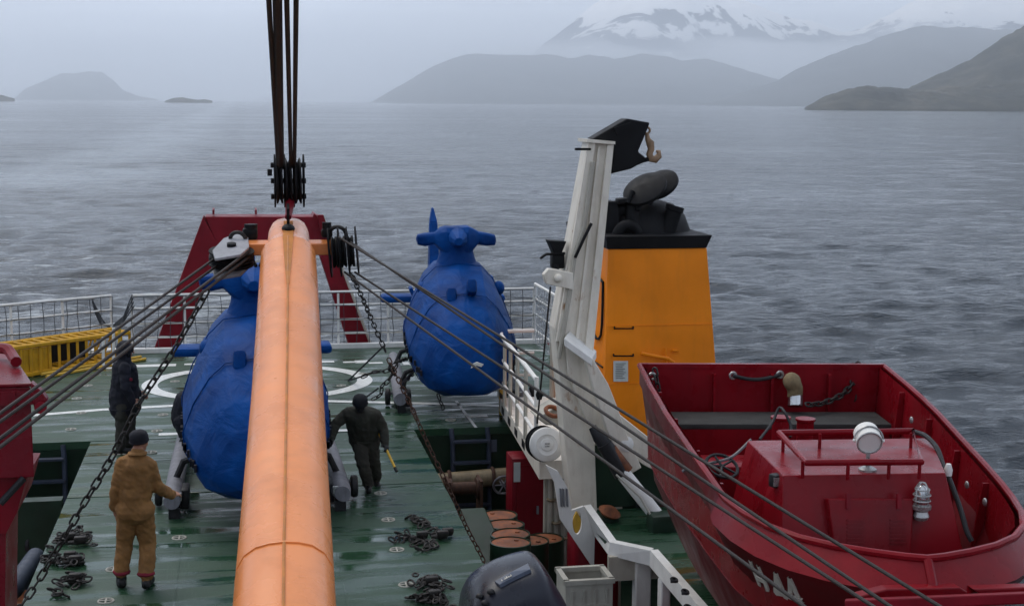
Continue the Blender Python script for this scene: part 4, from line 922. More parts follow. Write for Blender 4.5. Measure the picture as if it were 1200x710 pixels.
# hydraulic ram
rm = thing('hydraulic_ram', 'white hydraulic ram with dark sleeve between crane column and red boat', 'hydraulic ram', A(735, 560, 16.9))
MB().tube([A(694, 500, 17.0), A(702, 512, 16.95), A(716, 530, 16.9)], [.05, .085, .1], 12).build('sleeve', 'rubber', rm)
MB().tube([A(714, 527, 16.9), A(733, 553, 16.85)], [.10, .11], 12).build('collar', 'rusty', rm)
MB().tube([A(708, 520, 16.89), A(729, 556, 16.83)], [.10, .105], 12).build('dark_end', 'rubber', rm)
MB().tube([A(725, 548, 16.85), A(776, 612, 16.6)], .095, 16).build('barrel', 'railwhite', rm)
MB().tube([A(722, 556, 16.7), A(750, 582, 16.6), A(764, 606, 16.5)], .014, 6).build('hose', 'cream', rm)
MB().box(A(776, 614, 16.5), (.35, .3, .3), bev=.05).build('foot_bracket', 'dkgreen', rm)
# winch drum with round white end
wd_ = thing('winch', 'white winch with a big round drum end facing the camera below the walkway', 'winch', A(641, 545, 17.9))
cd = A(641, 521, 17.9); ax_ = Vector((-.12, -1, .18))
b = MB(); b.lathe([(.06, .02), (.08, .015), (.085, .0), (.13, .0), (.14, .008), (.15, .0), (.215, -.005), (.228, -.02), (.23, -.06), (.225, -.09)], cd, ax_, 36, cap=True); b.build('drum_end', 'railwhite', wd_, smooth=50)
b = MB(); b.lathe([(.235, -.1), (.235, -.13), (.2, -.14), (.2, -.42), (.235, -.43), (.235, -.46)], cd-Vector((.02, 0, 0)), ax_, 30); b.build('drum', 'black', wd_)
for dz in (-.018, .018): MB().box(cd+Vector(ax_)*.02+Vector((0, 0, dz)), (.06, .02, .014)).build('maker_mark', 'chrome', wd_)
MB().prism(P3([(629, 490), (657, 474), (668, 477), (667, 500), (640, 498)], 18.1), (0, .5, 0)).build('gear_housing', 'cream', wd_, bevel=.02)
MB().torus(A(648, 482, 18.0), .1, .03, (.2, -.5, 1), 18, 6).build('rope_turns', 'rusty', wd_)
# thin falling wire
wire((645, 336), 17.35, (632, 470), 17.7, .2, 'thin dark wire hanging from the crane bracket to the winch drum', None, .012, name='hoist_wire')
MB_ = MB().lathe([(.03, 0), (.05, .06), (.03, .12)], A(632, 468, 17.72)); tag(MB_.build('wire_clamp', 'black'), 'small dark clamp on the thin hoist wire above the winch', 'clamp')

# walkway with railing
wk = thing('walkway', 'narrow white walkway with pipe railing left of the white crane', 'walkway', (4.4, 20, 0))
e = [G(584, 466, .12), G(634, 541, .12)]
wl = [Vector((4.22, 23.9, 0)), Vector((4.28, 17.95, 0))]
w0, w1 = A(585, 466, 23.3), A(632, 540, 18.3)
MB().hexa([w0+Vector((0, 0, -.22)), w1+Vector((0, 0, -.26)), w1+Vector((.95, 0, -.26)), w0+Vector((1.0, 0, -.22)), w0, w1, w1+Vector((.95, 0, 0)), w0+Vector((1.0, 0, 0))]).build('deck_plate', 'white', wk, smooth=0, bevel=.01)
d_ = (w1-w0); dn = d_.normalized()
for t in (.12, .30, .48, .66): MB().box(w0+d_*t+Vector((-.004, 0, -.12)), (.012, .30, .11), rot=Matrix.Rotation(math.atan2(-d_.x, d_.y)+math.pi, 3, 'Z')).build('drain_hole', 'black', wk)
MB().box(w0+Vector((.02, -.06, -.1)), (.06, .05, .5)).build('hazard_panel', 'caution', wk)
hz_ = (.30, .72, 1.12)
for k, (h, pts) in enumerate(((1.12, None), (.74, None), (.36, None))):
    q = [w0+Vector((.62, .12, h)), w0+Vector((.12, .1, h)), w0+Vector((0, -.15, h)), w0+d_*.12+Vector((0, 0, h-.02)), w0+d_*.5+Vector((0, 0, h-.03)), w0+d_*.93+Vector((0, 0, h-.06))]
    MB().tube(curve(q, 5), .034 if k == 0 else .026, 8).build('rail', 'railwhite', wk)
for t in (.0, .16, .32, .5, .7, .93): MB().tube([w0+d_*t, w0+d_*t+Vector((0, 0, 1.1))], .03, 8).build('post', 'cream' if t not in (0, .93) else 'railwhite', wk)
for t in (.1, .3, .5): MB().tube([w0+d_*t+Vector((.85, 0, 0)), w0+d_*t+Vector((.85, 0, 1.0))], .05, 8).build('post', 'cream', wk)
# lower wall of the walkway, with pipes
wwall = thing('walkway_support', 'cream painted bulkhead with pipes below the white walkway', 'bulkhead', (4.2, 18.6, LOW))
xa, xb = A(641, 600, 18.6).x, A(700, 600, 18.6).x
MB().box(((xa+xb)/2+.2, 18.8, (LOW+.25)/2-.02), (xb-xa+.4, .1, .25-LOW)).build('plate', 'cream', wwall)
for px in (645, 652, 661): MB().tube([A(px, 558, 18.66), A(px-1, 660, 18.66)], .035, 8).build('pipe', 'cream', wwall)
for px, py in ((646, 585), (652, 612), (660, 630)): MB().torus(A(px, py, 18.62), .05, .02, (0, 0, 1), 12, 6).build('pipe_clamp', 'brass', wwall)
# pointed white plate below the column
pw = thing('foundation_plate', 'pointed white steel plate with an oval hole below the crane column', 'steel plate', A(680, 640, 17.0))
def holed(outer, hole, y, d):
    bm = bmesh.new(); eo = []
    for lp in (outer, hole):
        vs = [bm.verts.new(A(px, py, y)) for px, py in lp]; eo += [bm.edges.new((vs[i], vs[(i+1) % len(vs)])) for i in range(len(vs))]
    bmesh.ops.triangle_fill(bm, use_beauty=True, edges=eo)
    r = bmesh.ops.extrude_face_region(bm, geom=bm.faces[:]); bmesh.ops.translate(bm, vec=(0, d, 0), verts=[v for v in r['geom'] if isinstance(v, bmesh.types.BMVert)])
    bm.verts.index_update(); mb = MB(); mb.add([v.co.copy() for v in bm.verts], [[v.index for v in f.verts] for f in bm.faces]); bm.free(); return mb
hole = [(676.5+5.5*math.cos(a), 612+14*math.sin(a)) for a in [2*math.pi*k/16 for k in range(16)]]
holed([(640, 545), (654, 552), (665, 571), (670, 598), (684, 593), (697, 626), (696, 667), (657, 609), (650, 566)], hole, 17.0, .05).build('plate', 'railwhite', pw, smooth=0)
k0, k1, k2, k3 = A(684, 592, 16.96), A(697, 628, 16.96), A(715, 636, 16.0), A(713, 650, 16.0)
MB().hexa([k1, k3, k3+Vector((.1, .04, 0)), k1+Vector((.1, .04, 0)), k0, k2, k2+Vector((.1, .04, 0)), k0+Vector((.1, .04, 0))]).build('knee_plate', 'railwhite', pw, smooth=0)
b = MB()
for px in (656, 659, 663): b.prism(P3([(px, 572), (px+2.2, 573), (px+3.2, 594), (px+1, 593)], 16.975), (0, .02, 0))
b.build('vent_slot', 'steel', pw)
MB().prism(P3([(670, 612), (676, 599), (683, 612), (681, 628), (675, 626)], 17.2), (0, .05, 0)).build('hole_lip', 'ylight', pw)
# boat platform
bp_ = thing('boat_platform', 'green boat deck with a white edge beam and posts beside the red boat', 'platform', (5, 16, 0))
E0, E1, E2, E3 = G(684, 598), G(715, 637), G(762, 647), G(818, 712)
XS = STBD+.9
MB().prism([E0, E1, E2, E3, Vector((E3.x+.3, 9.6, 0)), Vector((XS, 9.6, 0)), Vector((XS, E0.y, 0))], (0, 0, -.08)).build('floor', 'deck', bp_, smooth=0)
k2, k3, k4, k5 = A(715, 635, 16.0), A(712, 650, 16.0), A(763, 645, E2.y-.06), A(763, 663, E2.y-.06)
MB().hexa([k3, k5, k5+Vector((.06, .1, 0)), k3+Vector((.06, .1, 0)), k2, k4, k4+Vector((.06, .1, 0)), k2+Vector((.06, .1, 0))]).build('edge_beam', 'railwhite', bp_, smooth=0)
n_ = Vector((E3.y-E2.y, -(E3.x-E2.x), 0)).normalized()
bm_ = MB(); a_, c_ = E2+Vector((-.02, -.05, .05)), E3+(E3-E2)*.6+Vector((-.02, 0, .05)); bm_.hexa([a_+Vector((0, 0, -.2)), c_+Vector((0, 0, -.2)), c_+Vector((.1, 0, -.2)), a_+Vector((.1, 0, -.2)), a_, c_, c_+Vector((.1, 0, 0)), a_+Vector((.1, 0, 0))]); bm_.build('edge_beam', 'railwhite', bp_, smooth=0)
for (px, w_) in ((752, .2), (771, .12)):
    p = A(px, 680, E2.y+.3) if px < 760 else E2.lerp(E3, .2)+Vector((.07, 0, 0)); MB().box((p.x, p.y, (LOW-.2)/2), (w_, .16, -.2-LOW+.0)).build('post', 'railwhite', bp_, bevel=.02)
p = A(742, 660, E2.y+.3); MB().box((p.x, p.y, -.27), (.62, .08, .3)).build('side_plate', 'cream', bp_)
MB().box((5.9, 17.6, .42), (2.9, .1, .84)).build('back_wall', 'dkgreen', bp_)
for px in (748, 756): MB().box(A(px, 600, 17.5), (.06, .06, .6)).build('stanchion', 'black', bp_)
MB().box(A(712, 612, 17.0), (.26, .25, .2), bev=.04).build('winch_base', 'dkgreen', bp_)
MB().lathe([(.05, 0), (.13, .02), (.15, .05), (.08, .1)], A(713, 603, 16.95), (.3, -.3, 1), 18).build('winch_cover', 'rusty', bp_)
b = MB(); b.box((5.4, 14.6, (LOW-.1)/2-.2), (2.4, .1, -LOW-.2)); tag(b.build('lower_bulkhead', 'redfr'), 'dark red bulkhead in shadow below the boat deck', 'bulkhead')
b = MB(); c = A(686, 640, 17.5); b.box((c.x+.1, 17.5, (c.z+LOW)/2+.3), (.6, .5, c.z-LOW-.2), bev=.06); tag(b.build('red_box', 'redfr', bevel=.03), 'dark red box behind the white plastic crate', 'box')
# white crate
ct = thing('plastic_crate', 'off white ribbed plastic crate under the boat platform beside the outboard cowl', 'crate', A(685, 720, 14.0))
c0 = A(685, 672, 14.0); W, D_, Hh = .50, .42, .55
b = MB(); z1 = c0.z; z0 = z1-Hh
b.hexa([(c0.x-W/2+.03, 13.8, z0), (c0.x+W/2-.03, 13.8, z0), (c0.x+W/2-.03, 13.8+D_, z0), (c0.x-W/2+.03, 13.8+D_, z0), (c0.x-W/2, 13.78, z0+.02), (c0.x+W/2, 13.78, z0+.02), (c0.x+W/2, 13.82+D_, z0+.02), (c0.x-W/2, 13.82+D_, z0+.02)]); b.build('bottom', 'crate', ct)
for (cx_, cy_, sx_, sy_) in ((c0.x, 13.79, W, .02), (c0.x, 13.79+D_, W, .02), (c0.x-W/2+.01, 13.79+D_/2, .02, D_-.03), (c0.x+W/2-.01, 13.79+D_/2, .02, D_-.03)):
    MB().box((cx_, cy_, (z0+z1)/2), (sx_, sy_, Hh-.05)).build('side', 'crate', ct)
    MB().box((cx_, cy_, z1-.012), (sx_+.035, sy_+.035, .05)).build('rim', 'crate', ct)
for k in range(4): MB().box((c0.x-W/2+.07+k*.12, 13.772, (z0+z1)/2-.03), (.02, .025, Hh-.14)).build('rib', 'crate', ct)
MB().box((c0.x, 13.772, z1-.26), (W-.06, .022, .018)).build('rib', 'crate', ct)

# ------------------------------------------------------------------ FUNNEL
fn = thing('funnel', 'orange ship funnel with black sooty top and exhaust pipes', 'funnel', (6.2, 22, 0))
Yf = 21.0
fl0, fl1 = A(713, 292, Yf), A(829, 292, Yf); bl0, bl1 = A(713, 520, Yf), A(842, 520, Yf)
zb = -.1
def corner(x, z, y): return Vector((x, y, z))
xb0, xb1 = fl0.x+.02, bl1.x+.06
zt_ = fl0.z; dep = 2.6
MB().hexa([(xb0-.06, Yf, zb), (xb1, Yf, zb), (xb1, Yf+dep, zb), (xb0-.06, Yf+dep, zb), (fl0.x, Yf+.02, zt_), (fl1.x, Yf+.02, zt_), (fl1.x, Yf+dep, zt_), (fl0.x, Yf+dep, zt_)]).build('casing', 'orange', fn, smooth=0, bevel=.02)
MB().hexa([(fl0.x-.02, Yf-.01, zt_+.001), (fl1.x-.02, Yf-.01, zt_+.001), (fl1.x-.02, Yf+dep+.05, zt_+.001), (fl0.x-.02, Yf+dep+.05, zt_+.001), (fl0.x-.05, Yf-.05, zt_+.20), (fl1.x+.06, Yf-.05, zt_+.20), (fl1.x+.06, Yf+dep+.1, zt_+.20), (fl0.x-.05, Yf+dep+.1, zt_+.20)]).build('black_band', 'black', fn, smooth=0, bevel=.01)
cxf = (fl0.x+fl1.x)/2
dm = MB(); c = A(748, 284, Yf+1.2); dm.lathe([(.02, .72), (.3, .70), (.55, .63), (.74, .46), (.84, .2), (.84, -.2)], c, (0, 0, 1), 32, cap=False); dm.build('dome', 'black', fn)
MB().prism(P3([(706, 282), (706, 250), (712, 236), (722, 236), (726, 246), (726, 282)], Yf+.5), (0, .5, 0)).build('side_cowl', 'black', fn, bevel=.02)
el = A(735, 276, Yf+.35)
MB().torus(el, .16, .09, (0, 1, .1), 22, 10, ang=(R(0), R(360))).build('exhaust_elbow', 'black', fn)
MB().tube([A(741, 268, Yf+.55), A(741, 250, Yf+.6), A(742, 238, Yf+.6)], .13, 14).build('exhaust_pipe', 'black', fn)
tr = Matrix.Rotation(R(-35), 3, 'Y')
fax = Vector((-.5, -.42, .76)).normalized()
for px_, py_, dy_, r_ in ((756, 222, .55, .36), (772, 217, .85, .33)):
    MB().lathe([(r_*.3, -.05), (r_*.92, -.045), (r_, -.02), (r_, .03), (r_*.9, .05), (r_*.55, .09), (.02, .11)], A(px_, py_, Yf+dy_), fax, 30).build('exhaust_flap', 'black', fn)
for px_, py_ in ((735, 232), (747, 240)): MB().tube([A(px_, py_+6, Yf+.45), A(px_+6, py_-8, Yf+.5)], .045, 8).build('flap_hinge', 'black', fn)
MB().tube(curve([A(716, 282, Yf+.7), A(716, 262, Yf+.7), A(722, 248, Yf+.7), A(733, 244, Yf+.7)], 5), .12, 12).build('exhaust_pipe', 'black', fn)
MB().box(A(741, 234, Yf+.55), (.5, .22, .09), rot=Matrix.Rotation(R(-6), 3, 'Y'), bev=.02).build('flap_hinge', 'black', fn)
MB().tube([A(742, 238, Yf+.5), A(752, 226, Yf+.5)], .06, 8).build('flap_arm', 'black', fn); MB().tube([A(760, 240, Yf+.6), A(766, 222, Yf+.6)], .06, 8).build('flap_arm', 'black', fn)
MB().lathe([(.13, 0), (.13, .45), (.15, .46), (.15, .54), (.12, .54), (.12, .5)], A(780, 280, Yf+.5), (.28, 0, 1), 18).build('exhaust_pipe', 'black', fn)
MB().lathe([(.10, 0), (.10, .3)], A(790, 282, Yf+.8), (.3, 0, 1), 14).build('exhaust_pipe', 'black', fn)
for zf in (.33, .62):
    zz_ = zb+(zt_-zb)*zf; xa_ = fl0.x-.06*(1-zf)+.02*(1-zf); xe_ = fl1.x+(xb1-fl1.x)*(1-zf)
    MB().box(((xa_+xe_)/2, Yf+.02*zf-.003, zz_), (xe_-xa_-.03, .012, .014)).build('weld_line', 'orange', fn)
# details on the casing
def onf(px, py, off=.0): return A(px, py, Yf-off)
for (x0, x1, y) in ((720, 742, 385), (719, 742, 417)):
    MB().tube([onf(x0, y-2, -.01), onf(x0, y, .06), onf(x1, y, .06), onf(x1, y-2, -.01)], .014, 6).build('grab_rail', 'black', fn)
pr = MB().prism(P3([(719, 423), (736, 423), (736, 447), (719, 447)], Yf-.012), (0, .014, 0)).build('notice', 'paper', fn, smooth=0)
b = MB(); 
for k in range(9): 
    a0 = A(721.5, 426+k*2.1, Yf-.0165); a1 = A(733.5-(k*37 % 5), 426+k*2.1, Yf-.0165); b.box((a0+a1)/2, (a1.x-a0.x, .006, .009))
b.build('print_lines', 'ink', fn)
MB().tube([onf(752, 414, .06), onf(762, 416, .08), onf(783, 420, .08), onf(789, 424, .06), onf(790, 440, .03)], .028, 8).build('pipe', 'orange', fn)
MB().tube([onf(780, 408, .05), onf(781, 428, .05)], .018, 6).build('pipe', 'orange', fn); MB().tube([onf(788, 411, .04), onf(795, 411, .04)], .02, 6).build('pipe', 'orange', fn)
b = MB(); zA, zB = onf(705, 333, 0).z, onf(705, 395, 0).z; xs = fl0.x-.025
q = [(xs, Yf+.2, zA), (xs, Yf+.75, zA), (xs-.01, Yf+.75, zB), (xs-.02, Yf+.2, zB), (xs, Yf+.2, zA)]; b.tube(curve(q, 4), .02, 6); b.build('door_seal', 'black', fn)
MB().tube([(fl0.x-.035, Yf+.1, onf(700, 432).z), (fl0.x-.035, Yf+1.4, onf(700, 432).z)], .014, 6).build('grab_rail', 'black', fn)
tp = A(695, 375, 22.6); b = MB(); b.box((tp.x-.2, 23.6, tp.z-.3), (.35, .5, 1.5), bev=.1).noise(.05, 3); tag(b.build('tarpaulin_bundle', 'blue'), 'blue tarpaulin bundle glimpsed between crane column and orange funnel', 'bundle')

# ------------------------------------------------------------------ RED BOAT
bt = thing('work_boat', 'dark red steel work boat on the starboard side with white H 44 on its bow', 'boat', (5.4, 12, 0))
S0 = Vector((5.77, 15.0, 0)); ds = Vector((4.84-5.77, 9.19-15, 0)); ds.normalize(); dl = Vector((ds.y, -ds.x, 0))   # dl points to camera-left (boat starboard)
if dl.x > 0: dl = -dl
def BP(a, l, z): return S0+ds*a+dl*l+Vector((0, 0, z))
hwt = [(-.0, 1.385), (1, 1.385), (2, 1.36), (3.0, 1.30), (3.5, 1.27), (4.0, 1.235), (4.4, 1.20), (4.8, 1.12), (5.14, 1.0), (5.42, .82), (5.62, .60), (5.76, .36), (5.86, .14), (5.90, .0)]
zg = [(0, 2.32), (1.5, 2.24), (3, 2.13), (4, 2.06), (4.4, 2.02), (6, 2.0)]
ip = lambda t, a: float(np.interp(a, [q[0] for q in t], [q[1] for q in t]))
al = [0, .5, 1, 1.5, 2, 2.5, 3, 3.4, 3.8, 4.1, 4.25, 4.4, 4.6, 4.8, 5.0, 5.14, 5.28, 5.42, 5.52, 5.62, 5.70, 5.76, 5.82, 5.86, 5.90]
knk = [(0, .0), (3.95, .0), (4.3, .09), (4.8, .13), (5.5, .17), (5.9, .20)]
def side_ring(a, s):
    w, z = ip(hwt, a), ip(zg, a); k = ip(knk, a); t = a/5.9
    fwd = min(1, max(0, (a-4.3)/1.6)); out = []
    # pushing the knuckle outward: sideways near the beam, forward at the stem
    ak, wk_ = a + k*fwd, w + k*(1-.5*fwd)*(1 if w > .01 else 0)
    zk = z-.20
    kw = max(.0, w*(.86-.20*t) if a < 5.0 else w*(.66-.3*(a-5)/.9)); ac = a-.35*fwd
    bw = w*(.62-.35*t*t); ab = a-.95*fwd
    return [BP(a, s*w, z), BP(ak, s*wk_, zk), BP(ak-.02*fwd, s*max(0, wk_-.03), zk-.05), BP(ac, s*max(0, kw), 1.0), BP(ab, s*max(0, bw), .25), BP(ab, 0, .12)]
b = MB(); L_ = [side_ring(a, 1) for a in al]; R_ = [side_ring(a, -1) for a in al]
nb = 6
for L0 in (L_, R_):
    b.add([p for r in L0 for p in r], [(i*nb+j, i*nb+j+1, (i+1)*nb+j+1, (i+1)*nb+j) for i in range(len(al)-1) for j in range(nb-1)])
st_ = L_[0]; sr_ = R_[0]; 
b.add(st_+sr_[:-1][::-1], [tuple(range(len(st_)+len(sr_)-1))])
b.f = [t for f in b.f for t in (((f[0], f[1], f[2]), (f[0], f[2], f[3])) if len(f) == 4 else (f,))]
hull = b.build('hull', 'hullred', bt, smooth=25)
# bow flare strip is the bright red painted bulwark: a skin 4 mm proud of the hull
b = MB()
for s, L0 in ((1, L_), (-1, R_)):
    i0 = next(i for i, a in enumerate(al) if a >= 4.25); vs = []
    for i in range(i0, len(al)):
        n = (L0[i][1]-BP(3, 0, 1.5)); n.z = 0; n.normalize(); vs += [L0[i][0]+n*.006, L0[i][1]+n*.006+Vector((0, 0, .0))]
    m = len(vs)//2; b.add(vs, [(2*i, 2*i+1, 2*i+3, 2*i+2) for i in range(m-1)])
b.build('bow_bulwark', 'red', bt, smooth=40)
# inner bulwark + deck
b = MB(); inn = []
for s in (1, -1):
    vs = []
    for a in al[:-3]:
        w = max(.04, ip(hwt, a)-.06); aa = a-.05*max(0, (a-4.6)/1.2)+(.05 if a == 0 else 0); vs += [BP(aa, s*w, ip(zg, a)), BP(aa-.04*max(0, (a-4.6)), s*max(.03, w-.05), 1.25)]
    m = len(vs)//2; b.add(vs, [(2*i, 2*i+1, 2*i+3, 2*i+2) for i in range(m-1)])
b.add([BP(.05, 1.32, 2.3), BP(.05, -1.32, 2.3), BP(.05, -1.27, 1.25), BP(.05, 1.27, 1.25)], [(0, 1, 2, 3)])
b.build('inner_bulwark', 'red', bt, smooth=30)
fl_ = [BP(a, max(.03, ip(hwt, a)-.1), 1.26) for a in al[:-3]]; fr_ = [BP(a, -max(.03, ip(hwt, a)-.1), 1.26) for a in al[:-3]]
b = MB(); m = len(fl_); b.add(fl_+fr_, [(i, i+1, m+i+1, m+i) for i in range(m-1)]); b.build('deck', 'hullred', bt, smooth=0)
rl = [BP(a, ip(hwt, a), ip(zg, a)+.01) for a in al] + [BP(a, -ip(hwt, a), ip(zg, a)+.01) for a in al[::-1]]
MB().tube(rl, .03, 8).build('gunwale_pipe', 'red', bt)
MB().box(BP(0.02, 0, 2.33), (2.77, .07, .05), rot=Matrix.Rotation(math.atan2(dl.y, dl.x), 3, 'Z')).build('transom_cap', 'red', bt)
MB().tube([BP(5.91, 0, 2.0), BP(6.11, 0, 1.80), BP(5.6, 0, 1.0), BP(5.0, 0, .25)], .035, 8).build('stem_bar', 'red', bt)
rb2 = Matrix((dl, -ds, Vector((0, 0, 1)))).transposed()
for s in (1, -1):
    for a in (1.0, 2.0, 3.0, 3.9): 
        w = ip(hwt, a)-.065; zt3 = ip(zg, a)-.04; MB().hexa([BP(a+.015, s*(w-.05), 1.27), BP(a-.015, s*(w-.05), 1.27), BP(a-.015, s*(w-.15), 1.27), BP(a+.015, s*(w-.15), 1.27), BP(a+.015, s*w, zt3), BP(a-.015, s*w, zt3), BP(a-.015, s*(w-.05), zt3), BP(a+.015, s*(w-.05), zt3)]).build('frame_rib', 'red', bt, smooth=0)
for l in (-.75, -.1, .55): MB().box(BP(.1, l, 1.95), (.03, .08, .6), rot=rb2).build('frame_rib', 'red', bt)
MB().box(BP(.55, -.02, 1.82), (2.45, .62, .06), rot=rb2, bev=.01).build('bench', 'wood', bt)
MB().box(BP(.83, -.02, 1.55), (2.42, .05, .50), rot=rb2).build('bench_front', 'red', bt)
MB().box(BP(1.6, .2, 1.45), (2.0, .5, .38), rot=rb2, bev=.02).build('engine_cover', 'red', bt)
# cabin
zr_ = 2.30
c4 = [G(918, 557, zr_), G(1108, 554, zr_), G(1090, 513, zr_), G(876, 516, zr_)]
f0, f1, f2, f3 = c4
dn_ = lambda p, dx, dy: p+Vector((dx, dy, 1.24-zr_))
b = MB(); base = [f0+Vector((-.12, -.30, 1.25-zr_)), f1+Vector((.16, -.30, 1.25-zr_)), f2+Vector((.12, .05, 1.25-zr_)), f3+Vector((-.22, .05, 1.25-zr_))]
b.hexa(base+c4); cabin = b.build('cabin', 'red', bt, smooth=0, bevel=.008)
# roof rail
def on(px, py, z): return G(px, py, z)
zz = zr_+.13
rp = [on(913, 507, zz), on(1070, 505, zz), on(1080, 541, zz), on(945, 542, zz)]
MB().tube(rp+[rp[0]], .027, 8).build('roof_rail', 'red', bt)
for px, py in ((918, 512), (941, 540), (994, 542), (1042, 541), (1078, 541), (1068, 507), (961, 508)):
    p = on(px, py, zz); MB().tube([p, p-Vector((0, 0, .14))], .016, 6).build('rail_stanchion', 'red', bt)
# hatch box on the cabin front
fy = lambda px, py, off: None
tcab = bvh(cabin)
def cp(px, py, off=0.0):
    p, n = hit(tcab, px, py); return p+n*off, n
pa, n_ = cp(1010, 600)
u_ = Vector((0, 0, 1)).cross(n_).normalized(); v_ = n_.cross(u_)
def cq(px, py, off):
    d = Vector(ray(px, py)); o = Vector(ORIGIN); t = (pa-o).dot(n_)/d.dot(n_); return o+d*t+n_*off
def face_prism(pts, off, th, name, mat, **k): return MB().prism([cq(px, py, off) for px, py in pts], n_*th).build(name, mat, bt, **k)
face_prism([(966, 584), (1066, 584), (1062, 650), (974, 650)], -.01, .11, 'hatch_box', 'red', smooth=0, bevel=.012)
for px in (989, 1048): face_prism([(px-2.5, 578), (px+2.5, 578), (px+2.5, 596), (px-2.5, 596)], .09, .03, 'latch', 'redfr', smooth=0)
for px in (997, 1047):
    for k in range(7): face_prism([(px-9.5, 608+k*4.4), (px+9.5, 608+k*4.4), (px+9.5, 609.8+k*4.4), (px-9.5, 609.8+k*4.4)], .095, .016, 'louvre', 'red', smooth=0)
sq_, ns = cp(911, 559); MB().box(sq_+Vector((-.02, -.02, -.02)), (.09, .09, .11), rot=Matrix.Rotation(R(20), 3, 'Z'), bev=.015).build('side_lamp', 'rubber', bt)
MB().box(sq_+Vector((-.03, -.065, -.02)), (.05, .03, .07)).build('side_lamp_lens', 'chrome', bt)
# caged lamp
cgp = cq(1074.5, 590, .1); cg = MB().lathe([(.05, -.09), (.065, -.06), (.05, -.02), (.075, 0), (.078, .03), (.05, .04)], cgp-Vector((0, 0, .04)), (0, 0, 1), 18).build('lamp_base', 'chrome', bt)
MB().lathe([(.048, 0), (.048, .10), (.035, .14), (0.005, .16)], cgp, (0, 0, 1), 16).build('lamp_globe', 'glass', bt)
b = MB()
for h, r in ((.03, .066), (.075, .066), (.12, .056)): b.torus(cgp+Vector((0, 0, h)), r, .007, (0, 0, 1), 20, 6)
for k in range(4):
    a = k*math.pi/2+.4; d = Vector((math.cos(a), math.sin(a), 0)); b.tube([cgp+d*.066, cgp+d*.066+Vector((0, 0, .12)), cgp+d*.03+Vector((0, 0, .17)), cgp+Vector((0, 0, .178))], .006, 5)
b.build('lamp_cage', 'chrome', bt)
MB().box(cgp+n_*-.06+Vector((0, 0, -.03)), (.06, .12, .06)).build('lamp_bracket', 'chrome', bt)
# searchlight
sl = thing('searchlight', 'round white searchlight on the cabin roof of the red boat', 'searchlight', G(1018, 546, zr_))
sc_ = G(1018, 516, zr_+.25); sb = G(1018, 546, zr_)
sb = Vector((sc_.x, sc_.y, zr_)); fd = Vector((-.22, -1, -.36)).normalized()
MB().lathe([(0.0164, -.1722), (0.0731, -.1640), (0.1015, -.1230), (0.1049, -.0164), (0.1075, 0.0369), (0.1015, 0.0410), (0.0963, 0.0328)], sc_, fd, 28).build('housing', 'railwhite', sl, smooth=50)
MB().lathe([(0.0929, 0.0344), (0.0731, 0.0000), (0.0410, -.0246), (0.0000, -.0328)], sc_, fd, 24, cap=False).build('reflector', 'glass', sl)
MB().torus(sc_+fd*0.0385, 0.0972, 0.0074, fd, 28, 6).build('lens_rim', 'chrome', sl)
MB().sphere(sc_+fd*0.0000, 0.0246).build('bulb', 'railwhite', sl)
MB().tube([sb+Vector((0, 0, 0)), sc_-Vector((0, 0, 0.0984))], 0.0180, 8).build('stem', 'chrome', sl)
MB().lathe([(0.0731, 0), (0.0731, 0.0164), (0.0410, 0.0328)], sb, (0, 0, 1), 18).build('base', 'chrome', sl)
for s in (-1, 1): MB().sphere(sc_+fd.cross(Vector((0, 0, 1))).normalized()*(0.1161*s), 0.0148).build('yoke_knob', 'railwhite', sl)
MB().torus(sc_, 0.1178, 0.0074, fd.cross(Vector((0, 0, 1))).cross(Vector((0, 0, 1))), 20, 6, ang=(math.pi, 2*math.pi)).build('yoke', 'chrome', sl)
# inside the boat
for px, py in ((915, 488), (944, 490)):
    p = A(px, py, 13.1); MB().lathe([(.085, -.6), (.085, -.03), (.10, -.02), (.10, .0), (.02, .005)], p, (0, 0, 1), 18).build('bollard', 'red', bt)
stw = A(846, 546, 12.2); ax2 = Vector((.1, -.5, .85))
MB().torus(stw, .15, .016, ax2, 26, 6).build('steering_wheel', 'rubber', bt)
b = MB(); u2 = ax2.normalized().cross(Vector((0, 1, 0))).normalized(); w2 = ax2.normalized().cross(u2)
for k in range(5): a = k*2*math.pi/5; b.tube([stw, stw+(u2*math.cos(a)+w2*math.sin(a))*.15], .012, 5)
b.build('wheel_spokes', 'rubber', bt); MB().tube([stw, stw-ax2.normalized()*.5], .035, 8).build('steering_column', 'hullred', bt)
tag(MB().tube(curve([A(890, 515, 12.6), A(905, 495, 12.9), A(913, 478, 13.0), A(920, 484, 12.9), A(927, 500, 12.8), A(926, 512, 12.7)], 6), .014, 8).build('loose_hose', 'rubber'), 'loose grey hose looped over the red bollards in the boat', 'hose')
tag(MB().tube(curve([A(800, 552, 12.6), A(812, 546, 12.5), A(835, 542, 12.3), A(858, 535, 12.3), A(880, 515, 12.4)], 6), .014, 6).build('grey_rod', 'steel'), 'thin grey rod lying across the steering wheel in the boat', 'rod')
tc_ = thing('canvas_sleeve', 'tan canvas sleeve with silver base standing against the boat transom', 'cover', A(931, 474, 14.7))
MB().tube(curve([A(927, 441, 14.75), A(928, 447, 14.7), A(931, 455, 14.7), A(932, 464, 14.7)], 4), [.06, .08, .095, .10, .10, .098, .095, .09, .088, .085, .085, .085, .085], 14).noise(.012, 9).build('sleeve', 'tancov', tc_)
MB().tube([A(932, 463, 14.7), A(932, 476, 14.65)], [.08, .085], 14).build('silver_base', 'glass', tc_)
def drape(a, c, sag, n=12): return [Vector(a).lerp(Vector(c), i/n)-Vector((0, 0, sag*math.sin(math.pi*i/n))) for i in range(n+1)]
